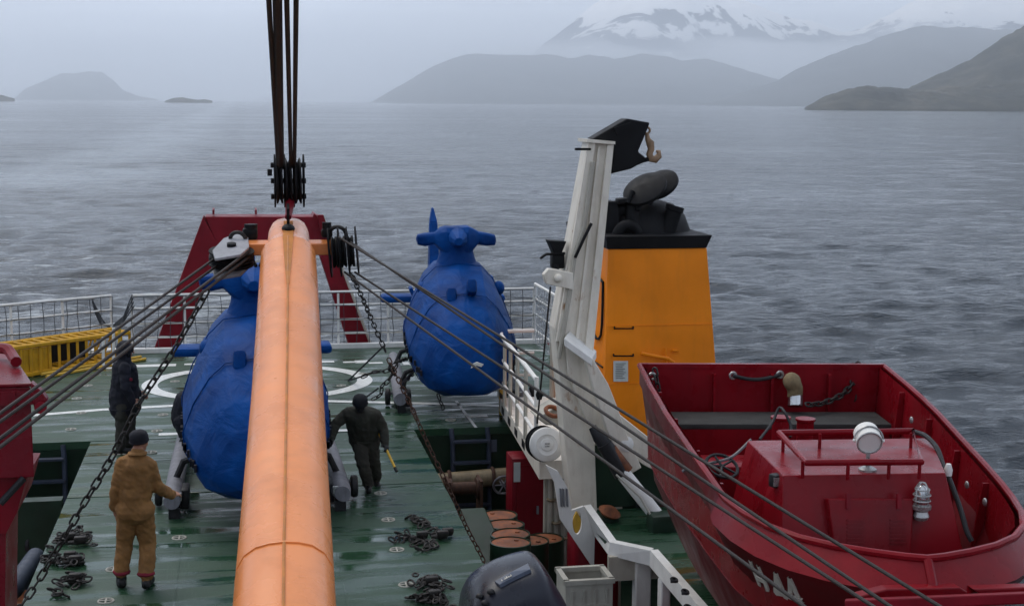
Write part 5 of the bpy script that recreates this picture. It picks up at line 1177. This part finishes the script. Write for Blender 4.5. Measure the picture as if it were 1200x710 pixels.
MB_r = MB().tube(drape(A(859, 440, 14.86), A(914, 439, 14.86), .05), .022, 8); tag(MB_r.build('grab_rope', 'rubber'), 'dark grab rope slung between two eyes on the boat transom', 'rope')
for px, py in ((859, 440), (914, 439), (1010, 437), (764, 441)): MB().torus(A(px, py, 14.9), .035, .015, (0, 1, 0), 16, 6).build('eye', 'chrome', bt)
chain('dark chain hanging at the left inner corner of the boat transom', curve([A(767, 432, 14.9), A(770, 448, 14.85), A(773, 470, 14.8), A(778, 480, 14.7)], 5), SLK, .075)
chain('slack rusty chain from the right transom eye to the bench in the boat', curve([A(1005, 425, 14.95), A(1003, 440, 14.85), A(990, 460, 14.7), A(965, 472, 14.6), A(945, 474, 14.5)], 5), SLK, .075)
chain('short dark chain hanging down from the right transom eye', [A(1003, 440, 14.85), A(1000, 470, 14.8)], SLK, .075)
# cable along the right side
tag(MB().tube(curve([A(1072, 506, 11.6), A(1085, 511, 11.4), A(1098, 525, 11.1), A(1106, 548, 10.8), A(1112, 560, 10.6), A(1125, 595, 10.35), A(1133, 622, 10.2), A(1139, 634, 10.15)], 6), .022, 8).build('black_cable', 'rubber'), 'thick black cable running down the right side of the boat cabin', 'cable')
MB().lathe([(.03, 0), (.035, .05), (.02, .1)], A(1111, 557, 10.62), (0, 0, 1), 12).build('cable_gland', 'railwhite', bt)
for px, py in ((1068, 492), (1133, 568), (1154, 588)):
    p = A(px, py, 12.8 if px < 1100 else (11.1 if px < 1140 else 10.6)); MB().sphere(p, (.015, .03, .035)).build('ring_eye', 'chrome', bt)
# H 44 on the hull side below the knuckle, laid onto the plating
th = bvh(hull)
def on_hull(px, py):
    q, n = hit(th, px, py)
    return q
cor = [on_hull(*q) for q in ((893, 692), (946, 713), (880, 658), (931, 679))]
if all(cor):
    b = MB(); o_, r_, u_3, ur = cor
    def hp(x, y):                     # bilinear on the hull patch, then pressed onto the plating
        q = o_.lerp(r_, x).lerp(u_3.lerp(ur, x), y); near = th.find_nearest(q)
        h = th.ray_cast(q+PN*.07, -PN)
        return (h[0] if h[0] else q), PN
    PN = (r_-o_).cross(u_3-o_).normalized()
    if PN.dot(Vector(ORIGIN)-o_) < 0: PN = -PN
    X0 = {0: 0.0, 1: .44, 2: .74}
    for k, ch in enumerate('H44'):
        for (a, c) in GLY[ch]:
            dx, dy = c[0]-a[0], c[1]-a[1]; L2 = math.hypot(dx, dy); tx, ty = dx/L2, dy/L2; w2 = .068; seg = 5; vs = []
            for i in range(seg+1):
                t = -w2*.8/L2+(1+1.6*w2/L2)*i/seg
                for s in (-1, 1):
                    gx, gy = a[0]+dx*t-ty*w2*1.6*s, a[1]+dy*t+tx*w2*s; p_, n_q = hp(X0[k]+gx*.36, gy); vs += [p_+n_q*(.010+.0005*len(b.v)/24), p_-n_q*.004]
            fs = []
            for i in range(seg): o4 = i*4; fs += [(o4, o4+2, o4+6, o4+4), (o4, o4+4, o4+5, o4+1), (o4+2, o4+3, o4+7, o4+6)]
            b.add(vs, fs)
    b.build('hull_number', 'letter', bt, smooth=0)
# cradle frame in the foreground
cf = thing('boat_cradle', 'dark red cradle frame in front of the boat bow at the lower right', 'cradle', (5, 8.6, 0))
MB().hexa([A(990, 716, 8.62), A(1260, 705, 8.5), A(1260, 705, 8.75), A(990, 716, 8.87), A(990, 703, 8.62), A(1260, 692, 8.5), A(1260, 690, 8.75), A(990, 701, 8.87)]).build('front_bar', 'redfr', cf, smooth=0, bevel=.012)
for pts in ([(1005, 699), (1040, 690), (1125, 688), (1135, 694), (1128, 700), (1010, 708)], [(1150, 697), (1140, 690), (1200, 688), (1260, 690), (1260, 696)]):
    MB().prism(P3(pts, 8.95), (0, .1, 0)).build('gusset_plate', 'red', cf, smooth=0, bevel=.01)
MB().box((A(1085, 730, 8.9).x, 8.9, .3), (.14, .14, 3.0)).build('post', 'redfr', cf); MB().box((A(1250, 730, 8.9).x, 8.9, .3), (.14, .14, 3.0)).build('post', 'redfr', cf); MB().box((A(1000, 730, 8.8).x, 8.75, .3), (.14, .14, 3.0)).build('post', 'redfr', cf)
for k, (px, py, y) in enumerate(((790, 676, 13.9), (803, 690, 13.4), (806, 708, 13.2))):
    t = thing('shackle', ['black shackle on the white platform edge, uppermost of three', 'black shackle on the white platform edge, middle of three', 'black shackle on the white platform edge, lowest of three'][k], 'shackle', A(px, py, y), 'shackles on the platform edge')
    MB().torus(A(px, py+3, y), .032, .016, (.2, -.25, .9), 16, 6).build('bow', 'rubber', t); MB().tube([A(px-4, py+5, y), A(px+4, py+5, y)], .016, 6).build('pin', 'rubber', t)

# ------------------------------------------------------------------ RED CRANE CABIN AT LEFT
cb_ = thing('crane_cabin', 'dark red crane machinery housing at the left edge with sloping pinkish top', 'crane', (-2.3, 12.5, 0))
Yk = 12.4
xl = -4.2; tR, bR = A(0, 418, Yk+1.0), A(38, 449, Yk); z0 = A(35, 560, Yk).z
tl = A(-40, 418, Yk+1.0)
MB().hexa([(xl, Yk, bR.z-.03), (bR.x, Yk, bR.z-.03), (tR.x+.05, Yk+1.3, tR.z-.03), (xl, Yk+1.3, tR.z-.03), (xl, Yk, bR.z), (bR.x, Yk, bR.z), (tR.x+.05, Yk+1.3, tR.z), (xl, Yk+1.3, tR.z)]).build('top_plate', 'cabred', cb_, smooth=0, bevel=.01)
xbk = A(30, 500, Yk+1.25).x; MB().hexa([(xl, Yk+.02, z0), (bR.x-.02, Yk+.02, z0), (xbk, Yk+1.25, z0), (xl, Yk+1.25, z0), (xl, Yk+.02, bR.z-.035), (bR.x-.02, Yk+.02, bR.z-.035), (tR.x-.02, Yk+1.25, tR.z-.04), (xl, Yk+1.25, tR.z-.04)]).build('housing', 'cabred', cb_, smooth=0, bevel=.01)
MB().box((bR.x-1, Yk+.0, bR.z-.12), (2.0, .05, .12)).build('front_lip', 'cabred', cb_)
for k in range(4): MB().box((bR.x-.15-.22*k, Yk-.03, bR.z-.16), (.03, .05, .2)).build('rib', 'cabred', cb_)
MB().prism(P3([(36, 448), (48, 458), (55, 468), (54, 476), (46, 485), (40, 478), (36, 465)], Yk-.05), (0, .12, 0)).build('sheave_lug', 'cabred', cb_, bevel=.01)
MB().lathe([(.05, 0), (.05, .04)], A(48, 477, Yk-.05), (0, -1, 0), 12).build('lug_pin', 'redfr', cb_)
MB().tube(curve([A(-6, 408, Yk+1.0), A(8, 409, Yk+.9), A(14, 416, Yk+.8), A(19, 424, Yk+.6)], 5), .05, 8).build('grab_bar', 'cabred', cb_)
MB().prism([A(31, 560, Yk+.1), A(20, 600, Yk+.1), A(7, 625, Yk+.1), A(-60, 625, Yk+.1), A(-60, 560, Yk+.1)], (0, .9, 0)).build('lower_taper', 'redfr', cb_, smooth=0)
MB().prism([A(7, 620, Yk+.15), A(6, 700, Yk+.15), (-2.2, Yk+.15, LOW), (-3.4, Yk+.15, LOW), (-3.4, Yk+.15, A(6, 620, Yk+.15).z)], (0, .7, 0)).build('pedestal', 'cabred', cb_, smooth=0)
MB().tube([A(0, 590, Yk-.1), A(28, 560, Yk+.0)], .03, 8).build('hose', 'rubber', cb_)

# ------------------------------------------------------------------ OUTBOARD COWL
ob = thing('outboard_motor', 'large navy black outboard motor cowl at the bottom centre', 'outboard motor', A(605, 712, 10.2))
xs_ = [(547, 716, 740), (551, 700, 740), (560, 684, 740), (575, 673, 740), (595, 664, 740), (612, 658.5, 740), (625, 655.5, 740), (632, 657, 740), (640, 666, 740), (648, 679, 740), (657, 694, 740), (664, 706, 740), (668, 720, 740)]
rings = []
for px, py, _ in xs_:
    p = A(px, py, 10.1); h = .9; out = []; zt2 = p.z; yd = .42
    prof = [(-.33, -1.0), (-.40, -.5), (-.40, -.22), (-.34, -.10), (-.22, -.02), (0, 0), (.2, -.02), (.34, -.1), (.40, -.25), (.40, -.6), (.33, -1.0)]
    for yy, dz in prof: out.append(Vector((p.x, 10.1+yy+.12, zt2+dz*.8)))
    rings.append(out)
ow = MB().loft(rings); cow = ow.build('cowl', 'cowl', ob, smooth=60)
ms = cow.modifiers.new('s', 'SUBSURF'); ms.levels = 1; ms.render_levels = 2
tb = bvh(cow)
def obp(px, py, off):
    p, n = hit(tb, px, py)
    if p is None: return None
    return p + (Vector(ORIGIN)-p).normalized()*off
pp4 = [obp(px, py, .02) for px, py in ((580, 682), (600, 671), (619, 661), (622, 668), (605, 676), (586, 686))]
if all(pp4):
    nn_ = (pp4[2]-pp4[0]).cross(pp4[4]-pp4[0]).normalized()
    if nn_.dot(Vector(ORIGIN)-pp4[0]) < 0: nn_ = -nn_
    MB().prism([p+nn_*.012 for p in pp4], -nn_*.03).build('badge_panel', 'panel', ob, smooth=0)
    u3 = (pp4[4]-pp4[5]).normalized(); v3 = nn_.cross(u3)
    lettering('150', pp4[5]+nn_*.018+u3*.02+v3*.018, u3, v3, .035, .2, .95, .003).build('badge_number', 'letter', ob, smooth=0)
b = MB()
for px, py in ((562, 698), (568, 706), (575, 693)): 
    q = obp(px, py, .02)
    if q: b.sphere(q, (.03, .03, .022))
b.build('latch', 'rubber', ob)
MB().box((A(605, 760, 10.2).x, 10.25, .1), (.3, .4, 1.4), bev=.05).build('leg', 'cowl', ob)
tag(MB().box((A(605, 760, 10.2).x, 10.25, -1.5), (1.4, 2.4, 1.75), bev=.15).build('engine_stand', 'redfr'), 'low red stand under the outboard motor', 'stand')
# ------------------------------------------------------------------ PEOPLE
def cap(mb, p, q, r0, r1, n=14):
    p, q = Vector(p), Vector(q); ax = q-p; L = ax.length
    if L < 1e-5: mb.sphere(p, r0, n, 10); return
    ax /= L; prof = []
    for k in range(5): a = math.pi/2*(k/4); prof.append((r0*math.sin(a), -r0*math.cos(a)))
    for k in range(5): a = math.pi/2*(k/4); prof.append((r1*math.cos(a), L+r1*math.sin(a)))
    mb.lathe(prof, p, ax, n, cap=False)
def person(label, caps, mats, eyes=None, wrinkle=.010, vox=.009, group=None, base=None, ell=()):
    """caps: (p, q, r0, r1, material index) -> one continuous skin (voxel union of tapered limbs)"""
    root = thing('person', label, 'person', base, group)
    mb = MB()
    for p, q, r0, r1, mi in caps: cap(mb, p, q, r0, r1)
    me = mb.mesh('body', [], Vector(base)); tmp = bpy.data.objects.new('tmp', me); C.objects.link(tmp)
    m = tmp.modifiers.new('r', 'REMESH'); m.mode = 'VOXEL'; m.voxel_size = vox; m.use_smooth_shade = True
    m2 = tmp.modifiers.new('s', 'SMOOTH'); m2.factor = .5; m2.iterations = 3
    dg = bpy.context.evaluated_depsgraph_get(); ev = tmp.evaluated_get(dg)
    body = bpy.data.meshes.new_from_object(ev); bpy.data.objects.remove(tmp); body.name = 'body'
    n = len(body.vertices); co = np.empty(n*3); body.vertices.foreach_get('co', co); co = co.reshape(-1, 3)+np.array(base)
    nr = np.empty(n*3); body.vertices.foreach_get('normal', nr); nr = nr.reshape(-1, 3)
    best = np.full(n, 9.); lab = np.zeros(n, int)
    for p, q, r0, r1, mi in caps:
        p, q = np.array(p), np.array(q); d = q-p; L2 = max(1e-9, d@d); t = np.clip((co-p)@d/L2, 0, 1)
        ds_ = np.linalg.norm(co-(p+t[:, None]*d), axis=1)-(r0+(r1-r0)*t)
        k = ds_ < best; best[k] = ds_[k]; lab[k] = mi
    if wrinkle:
        for i in range(n):
            if mats[lab[i]] not in ('skin',):
                q = Vector(co[i]); f = mnoise.noise(Vector((q.x*9, q.y*9, q.z*13)))+.6*mnoise.noise(Vector((q.x*19, q.y*19, q.z*26+q.x*14)))
                co[i] += nr[i]*(f*wrinkle)
    co -= np.array(base); body.vertices.foreach_set('co', co.ravel())
    body.materials.clear()
    for mn in mats: body.materials.append(M[mn])
    pi = np.array([lab[p.vertices[0]] for p in body.polygons], dtype=np.int32); body.polygons.foreach_set('material_index', pi)
    body.polygons.foreach_set('use_smooth', [True]*len(body.polygons)); body.update()
    o = bpy.data.objects.new('body', body); C.objects.link(o); o.parent = root; ORG[o.name] = Vector(base)
    return root
def hand(caps, wrist, palm, fdir, thumb, mi, s=1.0, curl=.5):
    """palm from wrist, five unequal bent fingers"""
    w = Vector(wrist); f = Vector(fdir).normalized(); t = Vector(thumb); t = (t-f*t.dot(f)).normalized(); n = Vector(palm); n = (n-f*n.dot(f)-t*n.dot(t)).normalized()
    for k in (-1, 0, 1): caps.append((w+t*.022*k*s, w+f*.085*s+t*.026*k*s, .017*s, .015*s, mi))
    for k, ln in zip((1.35, .45, -.45, -1.35), (.068, .078, .072, .055)):
        a = w+f*.088*s+t*.024*k*s; b_ = a+(f*.9+n*curl*.6).normalized()*ln*.5*s; c = b_+(f*(1-curl)+n*curl*1.3).normalized()*ln*.5*s
        caps.append((a, b_, .0095*s, .009*s, mi)); caps.append((b_, c, .009*s, .0075*s, mi))
    a = w+f*.02*s+t*.03*s; b_ = a+(f*.6+t*.8).normalized()*.04*s; caps.append((a, b_, .013*s, .011*s, mi)); caps.append((b_, b_+(f*.9+t*.1+n*.4).normalized()*.035*s, .011*s, .009*s, mi))
def head(caps, c, f, u, skin, hair=None, s=1.0):
    c, f, u = Vector(c), Vector(f).normalized(), Vector(u).normalized(); sd = f.cross(u)
    hs = skin if hair is None else hair
    caps.append((c+u*.035*s-f*.02*s, c+u*.03*s+f*.025*s, .088*s, .082*s, hs))
    caps.append((c-u*.045*s+f*.03*s, c-u*.07*s+f*.05*s, .062*s, .042*s, skin))      # jaw, chin
    for k in (-1, 1):
        caps.append((c+f*.06*s+sd*.032*k*s-u*.015*s, c+f*.055*s+sd*.045*k*s-u*.03*s, .028*s, .022*s, skin))   # cheek
        caps.append((c+sd*.085*k*s-u*.02*s, c+sd*.088*k*s+u*.015*s, .014*s, .015*s, skin))                    # ear
        caps.append((c+f*.082*s+sd*.03*k*s+u*.022*s, c+f*.084*s+sd*.015*k*s+u*.024*s, .012*s, .012*s, skin))    # brow
    caps.append((c+f*.092*s+u*.012*s, c+f*.112*s-u*.02*s, .010*s, .015*s, skin))    # nose
    caps.append((c+f*.088*s-u*.052*s-sd*.016*s, c+f*.088*s-u*.052*s+sd*.016*s, .010*s, .010*s, skin))  # lips
def eyes(root, c, f, u, s=1.0):
    c, f, u = Vector(c), Vector(f).normalized(), Vector(u).normalized(); sd = f.cross(u)
    for k in (-1, 1): MB().sphere(c+f*.086*s+sd*.031*k*s, .012*s, 10, 7).build('eye', 'hat', root)
    MB().tube([c+f*.099*s-u*.052*s-sd*.018*s, c+f*.1*s-u*.053*s, c+f*.099*s-u*.052*s+sd*.018*s], .003*s, 5).build('mouth', 'hat', root)
def beanie(root, c, f, u, mat='beanie', s=1.0, roll=True, down=-.01):
    c, f, u = Vector(c), Vector(f).normalized(), Vector(u).normalized()
    ax = (u-f*.18).normalized(); b = MB(); o = c-f*.004*s+ax*down*s
    b.lathe([(.097*s, .0), (.102*s, .03*s), (.101*s, .07*s), (.092*s, .105*s), (.06*s, .130*s), (.02*s, .140*s), (0, .141*s)], o, ax, 24, cap=False)
    b.noise(.004, 30); b.build('beanie', mat, root, smooth=80)
    if roll: MB().torus(o+ax*.018*s, .099*s, .009*s, ax, 26, 8).build('beanie_cuff', mat, root)

# --- man in tan coveralls, back to the camera, right hand on the helicopter skid
Y = 15.45; P = lambda px, py, dy=0.0: A(px, py, Y+dy)
base = G(158, 678); base = Vector((base.x, Y, 0))
hc = P(163.5, 517, .03); c = []
fdir, udir = Vector((.55, .85, -.15)), Vector((-.02, .02, 1))
head(c, hc, fdir, udir, 1, 1)
c.append((P(161.5, 527, .01), P(161, 536), .062, .075, 1)); c.append((P(161, 531), P(160, 538), .078, .10, 0))
shL, shR = P(144, 543), P(175, 546); hipL, hipR = P(150, 602), P(167, 602)
c += [(P(151, 545), P(168, 546), .118, .118, 0), (P(157, 548), P(156, 575), .155, .15, 0), (P(149, 552), P(151, 580), .13, .125, 0), (P(168, 552), P(164, 580), .13, .13, 0),
      (P(157, 575), P(158, 598), .165, .17, 0), (P(152, 598, -.02), P(165, 598, -.02), .155, .155, 0)]
elL, wrL = P(136.5, 570, -.03), P(134, 594, .04); c += [(shL, elL, .085, .068, 0), (elL, wrL, .068, .050, 0)]
hand(c, wrL, (1, 0, 0), (.1, .3, -1), (.2, 1, 0), 1)
elR, wrR = P(184, 571, .03), P(201, 579, .28); c += [(shR, elR, .088, .07, 0), (elR, wrR, .07, .052, 0)]
hand(c, wrR, (0, 0, -1), (.75, .65, -.12), (-.3, .7, .3), 1, curl=.6)
knL, anL = P(146, 636, .06), P(142.5, 668, .0); knR, anR = P(173, 636, .05), P(171.5, 672, -.1)
c += [(hipL, knL, .125, .092, 0), (knL, anL, .092, .082, 0), (hipR, knR, .125, .095, 0), (knR, anR, .095, .082, 0)]
for an, dx in ((anL, -.03), (anR, .04)):
    an0 = Vector((an.x, an.y, .07)); c += [(Vector((an.x, an.y, .14)), an0, .058, .056, 2), (an0+Vector((0, -.05, -.015)), an0+Vector((dx, .17, -.025)), .05, .042, 2)]
t = person('man in tan coveralls and black beanie, back turned, one hand on the helicopter skid', c, ['tan', 'skin', 'boot'], base=base, wrinkle=.013)
beanie(t, hc, fdir, udir, 'navy'); eyes(t, hc, fdir, udir)
MB().torus(P(161, 531.5), .082, .024, (0, .1, 1), 24, 8).noise(.01, 20).build('collar', 'tan', t)
for an in (anL, anR): MB().torus(Vector((an.x, an.y, .165)), .074, .022, (0, 0, 1), 22, 8).noise(.012, 14).build('trouser_cuff', 'cuff', t)

# --- man in dark hooded jacket, side on, facing right
Y = 21.6; base = Vector((A(147, 520, Y).x, Y, 0)); c = []
hc = P(148, 410); f, u = Vector((1, -.1, -.2)), Vector((.12, 0, 1)); head(c, hc, f, u, 1, 2)
c += [(hc+Vector((-.03, 0, .03)), hc+Vector((-.05, 0, -.12)), .115, .10, 2), (P(146, 419), P(145, 428), .09, .13, 0)]
c += [(P(143, 432), P(149, 434), .15, .15, 0), (P(145, 440), P(145, 462), .185, .19, 0), (P(143, 460), P(144, 477), .19, .20, 0), (P(150, 440), P(151, 476), .15, .165, 0)]
sh = P(146, 431, -.17); el = P(148, 455, -.24); wr = P(155, 470, -.22); c += [(sh, el, .09, .078, 0), (el, wr, .075, .055, 0)]; hand(c, wr, (0, 1, 0), (.8, 0, -.5), (.2, .3, .8), 1)
sh = P(148, 431, .17); el = P(155, 447, .2); wr = P(163, 461, .1); c += [(sh, el, .085, .072, 0), (el, wr, .07, .052, 0)]; hand(c, wr, (0, -1, 0), (.9, -.1, -.4), (.2, -.2, .9), 1)
for dy, x0, x1, x2 in ((-.1, 143, 142, 141), (.1, 151, 152, 151)):
    hp = P(x0, 476, dy); kn = P(x1, 503, dy); an = P(x2, 521, dy); an.z = .12; c += [(hp, kn, .115, .085, 3), (kn, an, .085, .075, 3), (Vector((an.x-.03, an.y, .05)), Vector((an.x+.17, an.y, .045)), .05, .042, 4), (an, Vector((an.x, an.y, .06)), .06, .055, 4)]
t = person('man in dark hooded jacket standing side on beside the hanging chain', c, ['navy', 'skin', 'navy', 'olive2', 'boot'], base=base, wrinkle=.012)
eyes(t, hc, f, u); MB().box(P(153, 444.5, -.26), (.05, .01, .04)).build('chest_badge', 'cuff', t)
MB().torus(P(144.5, 478), .2, .014, (0, 0, 1), 28, 6).build('jacket_hem', 'navy', t)
b = MB(); b.torus(hc+Vector((.055, 0, -.01)), .094, .02, (1, 0, -.1), 22, 8); b.build('hood_rim', 'navy', t)

# --- man in dark olive, stooping and walking towards the camera, holding a yellow pole
Y = 18.9; base = Vector((A(434, 570, Y).x, Y, 0)); c = []
hc = P(422, 473, -.34); f, u = Vector((-.1, -1, -.75)), Vector((0, -.55, .85)); head(c, hc, f, u, 2, 2)
c += [(P(422, 481, -.22), P(423, 486, -.15), .08, .11, 0), (P(411, 486, -.16), P(435, 487, -.14), .12, .12, 0), (P(423, 488, -.14), P(426, 512, .02), .17, .155, 0), (P(416, 492, -.1), P(420, 512, 0), .13, .13, 0), (P(432, 492, -.1), P(434, 512, 0), .13, .13, 0), (P(421, 514, .03), P(434, 514, .03), .145, .145, 1)]
shL, elL, wrL = P(406, 486, -.14), P(393, 497, -.2), P(389, 512, -.3); c += [(shL, elL, .088, .07, 0), (elL, wrL, .07, .052, 0)]; hand(c, wrL, (-1, 0, 0), (-.1, -.2, -1), (.2, -1, 0), 3)
shR, elR, wrR = P(440, 487, -.12), P(450, 503, -.1), P(451, 520, -.22); c += [(shR, elR, .088, .07, 0), (elR, wrR, .07, .055, 0)]; hand(c, wrR, (0, .2, -1), (.15, -.9, -.35), (-.9, 0, .3), 3, curl=.95)
knL, anL = P(425, 541, -.12), P(431, 566, -.05); knR, anR = P(438, 540, .08), P(441, 558, .28)
c += [(P(421, 515), knL, .12, .09, 1), (knL, anL, .09, .078, 1), (P(434, 515), knR, .12, .09, 1), (knR, anR, .09, .078, 1)]
z_ = .055; c += [(Vector((anL.x, anL.y, .14)), Vector((anL.x, anL.y, .06)), .06, .055, 4), (Vector((anL.x, anL.y+.04, z_)), Vector((anL.x, anL.y-.17, .05)), .05, .043, 4)]
c += [(anR, anR+Vector((0, .06, -.08)), .06, .055, 4), (anR+Vector((0, .05, -.07)), anR+Vector((.01, -.1, -.12)), .05, .042, 4)]
t = person('man in olive work clothes stooping forward, holding a yellow pole in one hand', c, ['olive', 'olive2', 'beanie', 'boot', 'boot'], base=base, wrinkle=.012)
eyes(t, hc, f, u); beanie(t, hc, f, u)
MB().torus(P(427, 512, .02), .165, .014, (0, -.3, 1), 28, 6).build('jacket_hem', 'olive', t)
pole = thing('pole', 'short yellow pole held by the stooping man in olive', 'pole', wrR)
gp_ = wrR+Vector((.01, -.07, -.05)); pa_, pb_ = P(440, 492, .02), P(461, 537, -.55)
pa_ = gp_+(pa_-pb_)*.52; pb2 = gp_-(P(440, 492, .02)-pb_)*.48
MB().tube([pa_, pb2], .017, 8).build('shaft', 'ylight', pole); MB().tube([pb2, pb2+(pb2-pa_).normalized()*.07], .02, 8).build('tip', 'rubber', pole)

# --- dark figure bent over behind the left helicopter
Y = 21.2; base = Vector((A(213, 528, Y).x, Y, 0)); c = []
hc = P(231, 462, .1); f, u = Vector((.8, .3, -.5)), Vector((.3, .2, .9)); head(c, hc, f, u, 1, 2)
c += [(P(224, 464, .05), P(217, 470), .11, .15, 0), (P(217, 470), P(213, 486), .16, .16, 0), (P(213, 488), P(214, 494), .16, .15, 0)]
c += [(P(221, 468, -.16), P(224, 484, -.2), .08, .068, 0), (P(224, 484, -.2), P(234, 488, -.1), .066, .05, 0)]; hand(c, P(234, 488, -.1), (0, 1, 0), (1, 0, 0), (0, 0, 1), 1)
c += [(P(221, 468, .16), P(228, 484, .2), .08, .068, 0), (P(228, 484, .2), P(238, 488, .15), .066, .05, 0)]; hand(c, P(238, 488, .15), (0, 1, 0), (1, 0, 0), (0, 0, 1), 1)
for dy in (-.1, .12):
    hp, kn, an = P(213, 494, dy), P(217, 512, dy), P(214, 527, dy); an.z = .12; c += [(hp, kn, .12, .09, 0), (kn, an, .09, .075, 0), (Vector((an.x-.02, an.y, .05)), Vector((an.x+.17, an.y, .045)), .05, .042, 3), (an, Vector((an.x, an.y, .06)), .06, .055, 3)]
t = person('person in black clothes bending behind the left blue helicopter, mostly hidden', c, ['navy', 'skin', 'beanie', 'boot'], base=base); eyes(t, hc, f, u); beanie(t, hc, f, u)

# ------------------------------------------------------------------ CHAIN HEAPS AND LASHINGS
def heap(label, spots, n, me=SLK, seed=0, hookp=None, thick=2, group='chain heaps lying on the hatch covers'):
    rnd = random.Random(seed); P0 = [G(x, y) for x, y in spots]; t = thing('chain_heap', label, 'chain', P0[0], group)
    n = int(n*.7)
    for i in range(n):
        s = (i+.5)/n*(len(P0)-1) if len(P0) > 1 else 0; k = min(int(s), max(0, len(P0)-2)); p = P0[k].lerp(P0[min(k+1, len(P0)-1)], s-k) if len(P0) > 1 else P0[0]
        p = p+Vector((rnd.gauss(0, .045), rnd.gauss(0, .08), .02+rnd.random()*.03*thick))
        m = Matrix.Translation(p) @ Matrix.Rotation(rnd.uniform(-.7, .7), 4, 'X') @ Matrix.Rotation(rnd.uniform(-.5, .5), 4, 'Y') @ Matrix.Rotation(rnd.uniform(0, 6.28), 4, 'Z')
        inst('link', me, t, m)
    for hp in (hookp or []):
        p = G(*hp)+Vector((0, 0, .05)); MB().tube([p+Vector((-.1, 0, .0)), p, p+Vector((.08, .03, 0)), p+Vector((.1, .1, 0)), p+Vector((.03, .14, 0))], [.02, .03, .035, .03, .015], 8).build('hook', 'chain', t)
        MB().box(p+Vector((.04, .0, .04)), (.14, .08, .07), bev=.02).build('turnbuckle', 'chain', t)
    return t
heap('uppermost chain heap at the left edge of the hatch, by the hanging chain', [(62, 640), (80, 632), (92, 628), (104, 640)], 46, seed=1, hookp=[(78, 636), (90, 640)])
heap('middle chain heap at the left edge of the hatch, with a thick hook', [(52, 660), (72, 660), (86, 662), (97, 660)], 44, seed=2, hookp=[(84, 663), (78, 658)])
heap('lowest chain heap at the left edge of the hatch', [(64, 706), (76, 684), (88, 682), (104, 685)], 34, seed=3, hookp=[(84, 684)])
heap('chain with a dark turnbuckle lying farthest up on the right part of the hatch', [(478, 609), (490, 612), (500, 620), (511, 627), (520, 632)], 38, seed=4, hookp=[(515, 633), (521, 630)], thick=1.2)
heap('chain lying across the hatch with an upright shackle, right of the boom', [(463, 634), (478, 634), (490, 636), (502, 643), (515, 645)], 42, seed=5, hookp=[(491, 634)], thick=1.3)
heap('upper of the two nearest chain heaps right of the boom', [(488, 688), (500, 684), (512, 686), (520, 695)], 44, seed=6, hookp=[(502, 688)])
heap('lower of the two nearest chain heaps right of the boom, cut by the frame', [(486, 706), (500, 702), (512, 704), (524, 710)], 44, seed=7, hookp=[(505, 704)])
# lashings round the right helicopter's skid
lg = 'lashing chains at the right helicopter'
Ys = 24.0; Q = lambda px, py, d=0.0: A(px, py, Ys+d)
chain('lashing chain from the right helicopter to the deck, uppermost of the tangle', curve([Q(478, 420, .6), Q(466, 424), Q(455, 434), Q(438, 436), Q(424, 442)], 5), LK, .095, group=lg)
chain('lashing chain sagging in the middle of the tangle by the right helicopter', curve([Q(465, 428), Q(455, 446), Q(448, 452), Q(446, 462), Q(436, 468)], 5), LK, .095, group=lg)
chain('lashing chain hanging nearest the blue cover in the tangle', curve([Q(485, 436, .4), Q(476, 446), Q(470, 456), Q(464, 470), Q(466, 478)], 5), LK, .095, group=lg)
chain('rusty lashing chain from the tangle down to the pit edge', curve([Q(474, 450), Q(478, 462), Q(484, 480, -.6), Q(492, 497, -1.1)], 5), RLK, .095, group=lg)
chain('short dark chain hanging below the right helicopter nose', [Q(513, 461, -.5), Q(516, 470, -.5), Q(520, 480, -.7)], LK, .095, group=lg)
for k, (a, c_, lb) in enumerate((((450, 405), (408, 446), 'steep dark strap from the tangle up toward the stern railing'), ((446, 434), (408, 446), 'flat dark strap from the tangle to the deck inside the white ring'), ((443, 455), (428, 466), 'short dark strap from the tangle toward the stooping man'))):
    p0_ = Q(*a); p1_ = G(*c_); tag(MB().tube([p0_, p1_], .016, 6).build('lashing_strap', 'navy'), lb, 'strap', 'lashing straps at the right helicopter')
ld = thing('load_binder', 'dark load binder levers in the lashing tangle by the right helicopter', 'load binder', Q(462, 450))
MB().tube([Q(474, 448), Q(470, 470)], .035, 8).build('lever', 'navy', ld); MB().tube([Q(482, 438), Q(470, 452)], .03, 8).build('lever', 'navy', ld); MB().tube([Q(458, 425), Q(456, 432), Q(464, 440)], .03, 8).build('binder_body', 'chain', ld)

# smoke drifting from the funnel top
sm = MB()
for k, (px, py, r) in enumerate(((775, 262, .35), (790, 245, .55), (806, 222, .75), (822, 198, .95))): sm.sphere(A(px, py, 22.5+.6*k), (r, r*.8, r*.7), 16, 10)
me_ = sm.mesh('smoke', volume_mat('funnel_smoke', (.62, .62, .64), .055), A(790, 245, 22.5), smooth=180)
so = bpy.data.objects.new('funnel_smoke', me_); C.objects.link(so); so.location = A(790, 245, 22.5); so['kind'] = 'stuff'
rmm = so.modifiers.new('r', 'REMESH'); rmm.mode = 'VOXEL'; rmm.voxel_size = .12
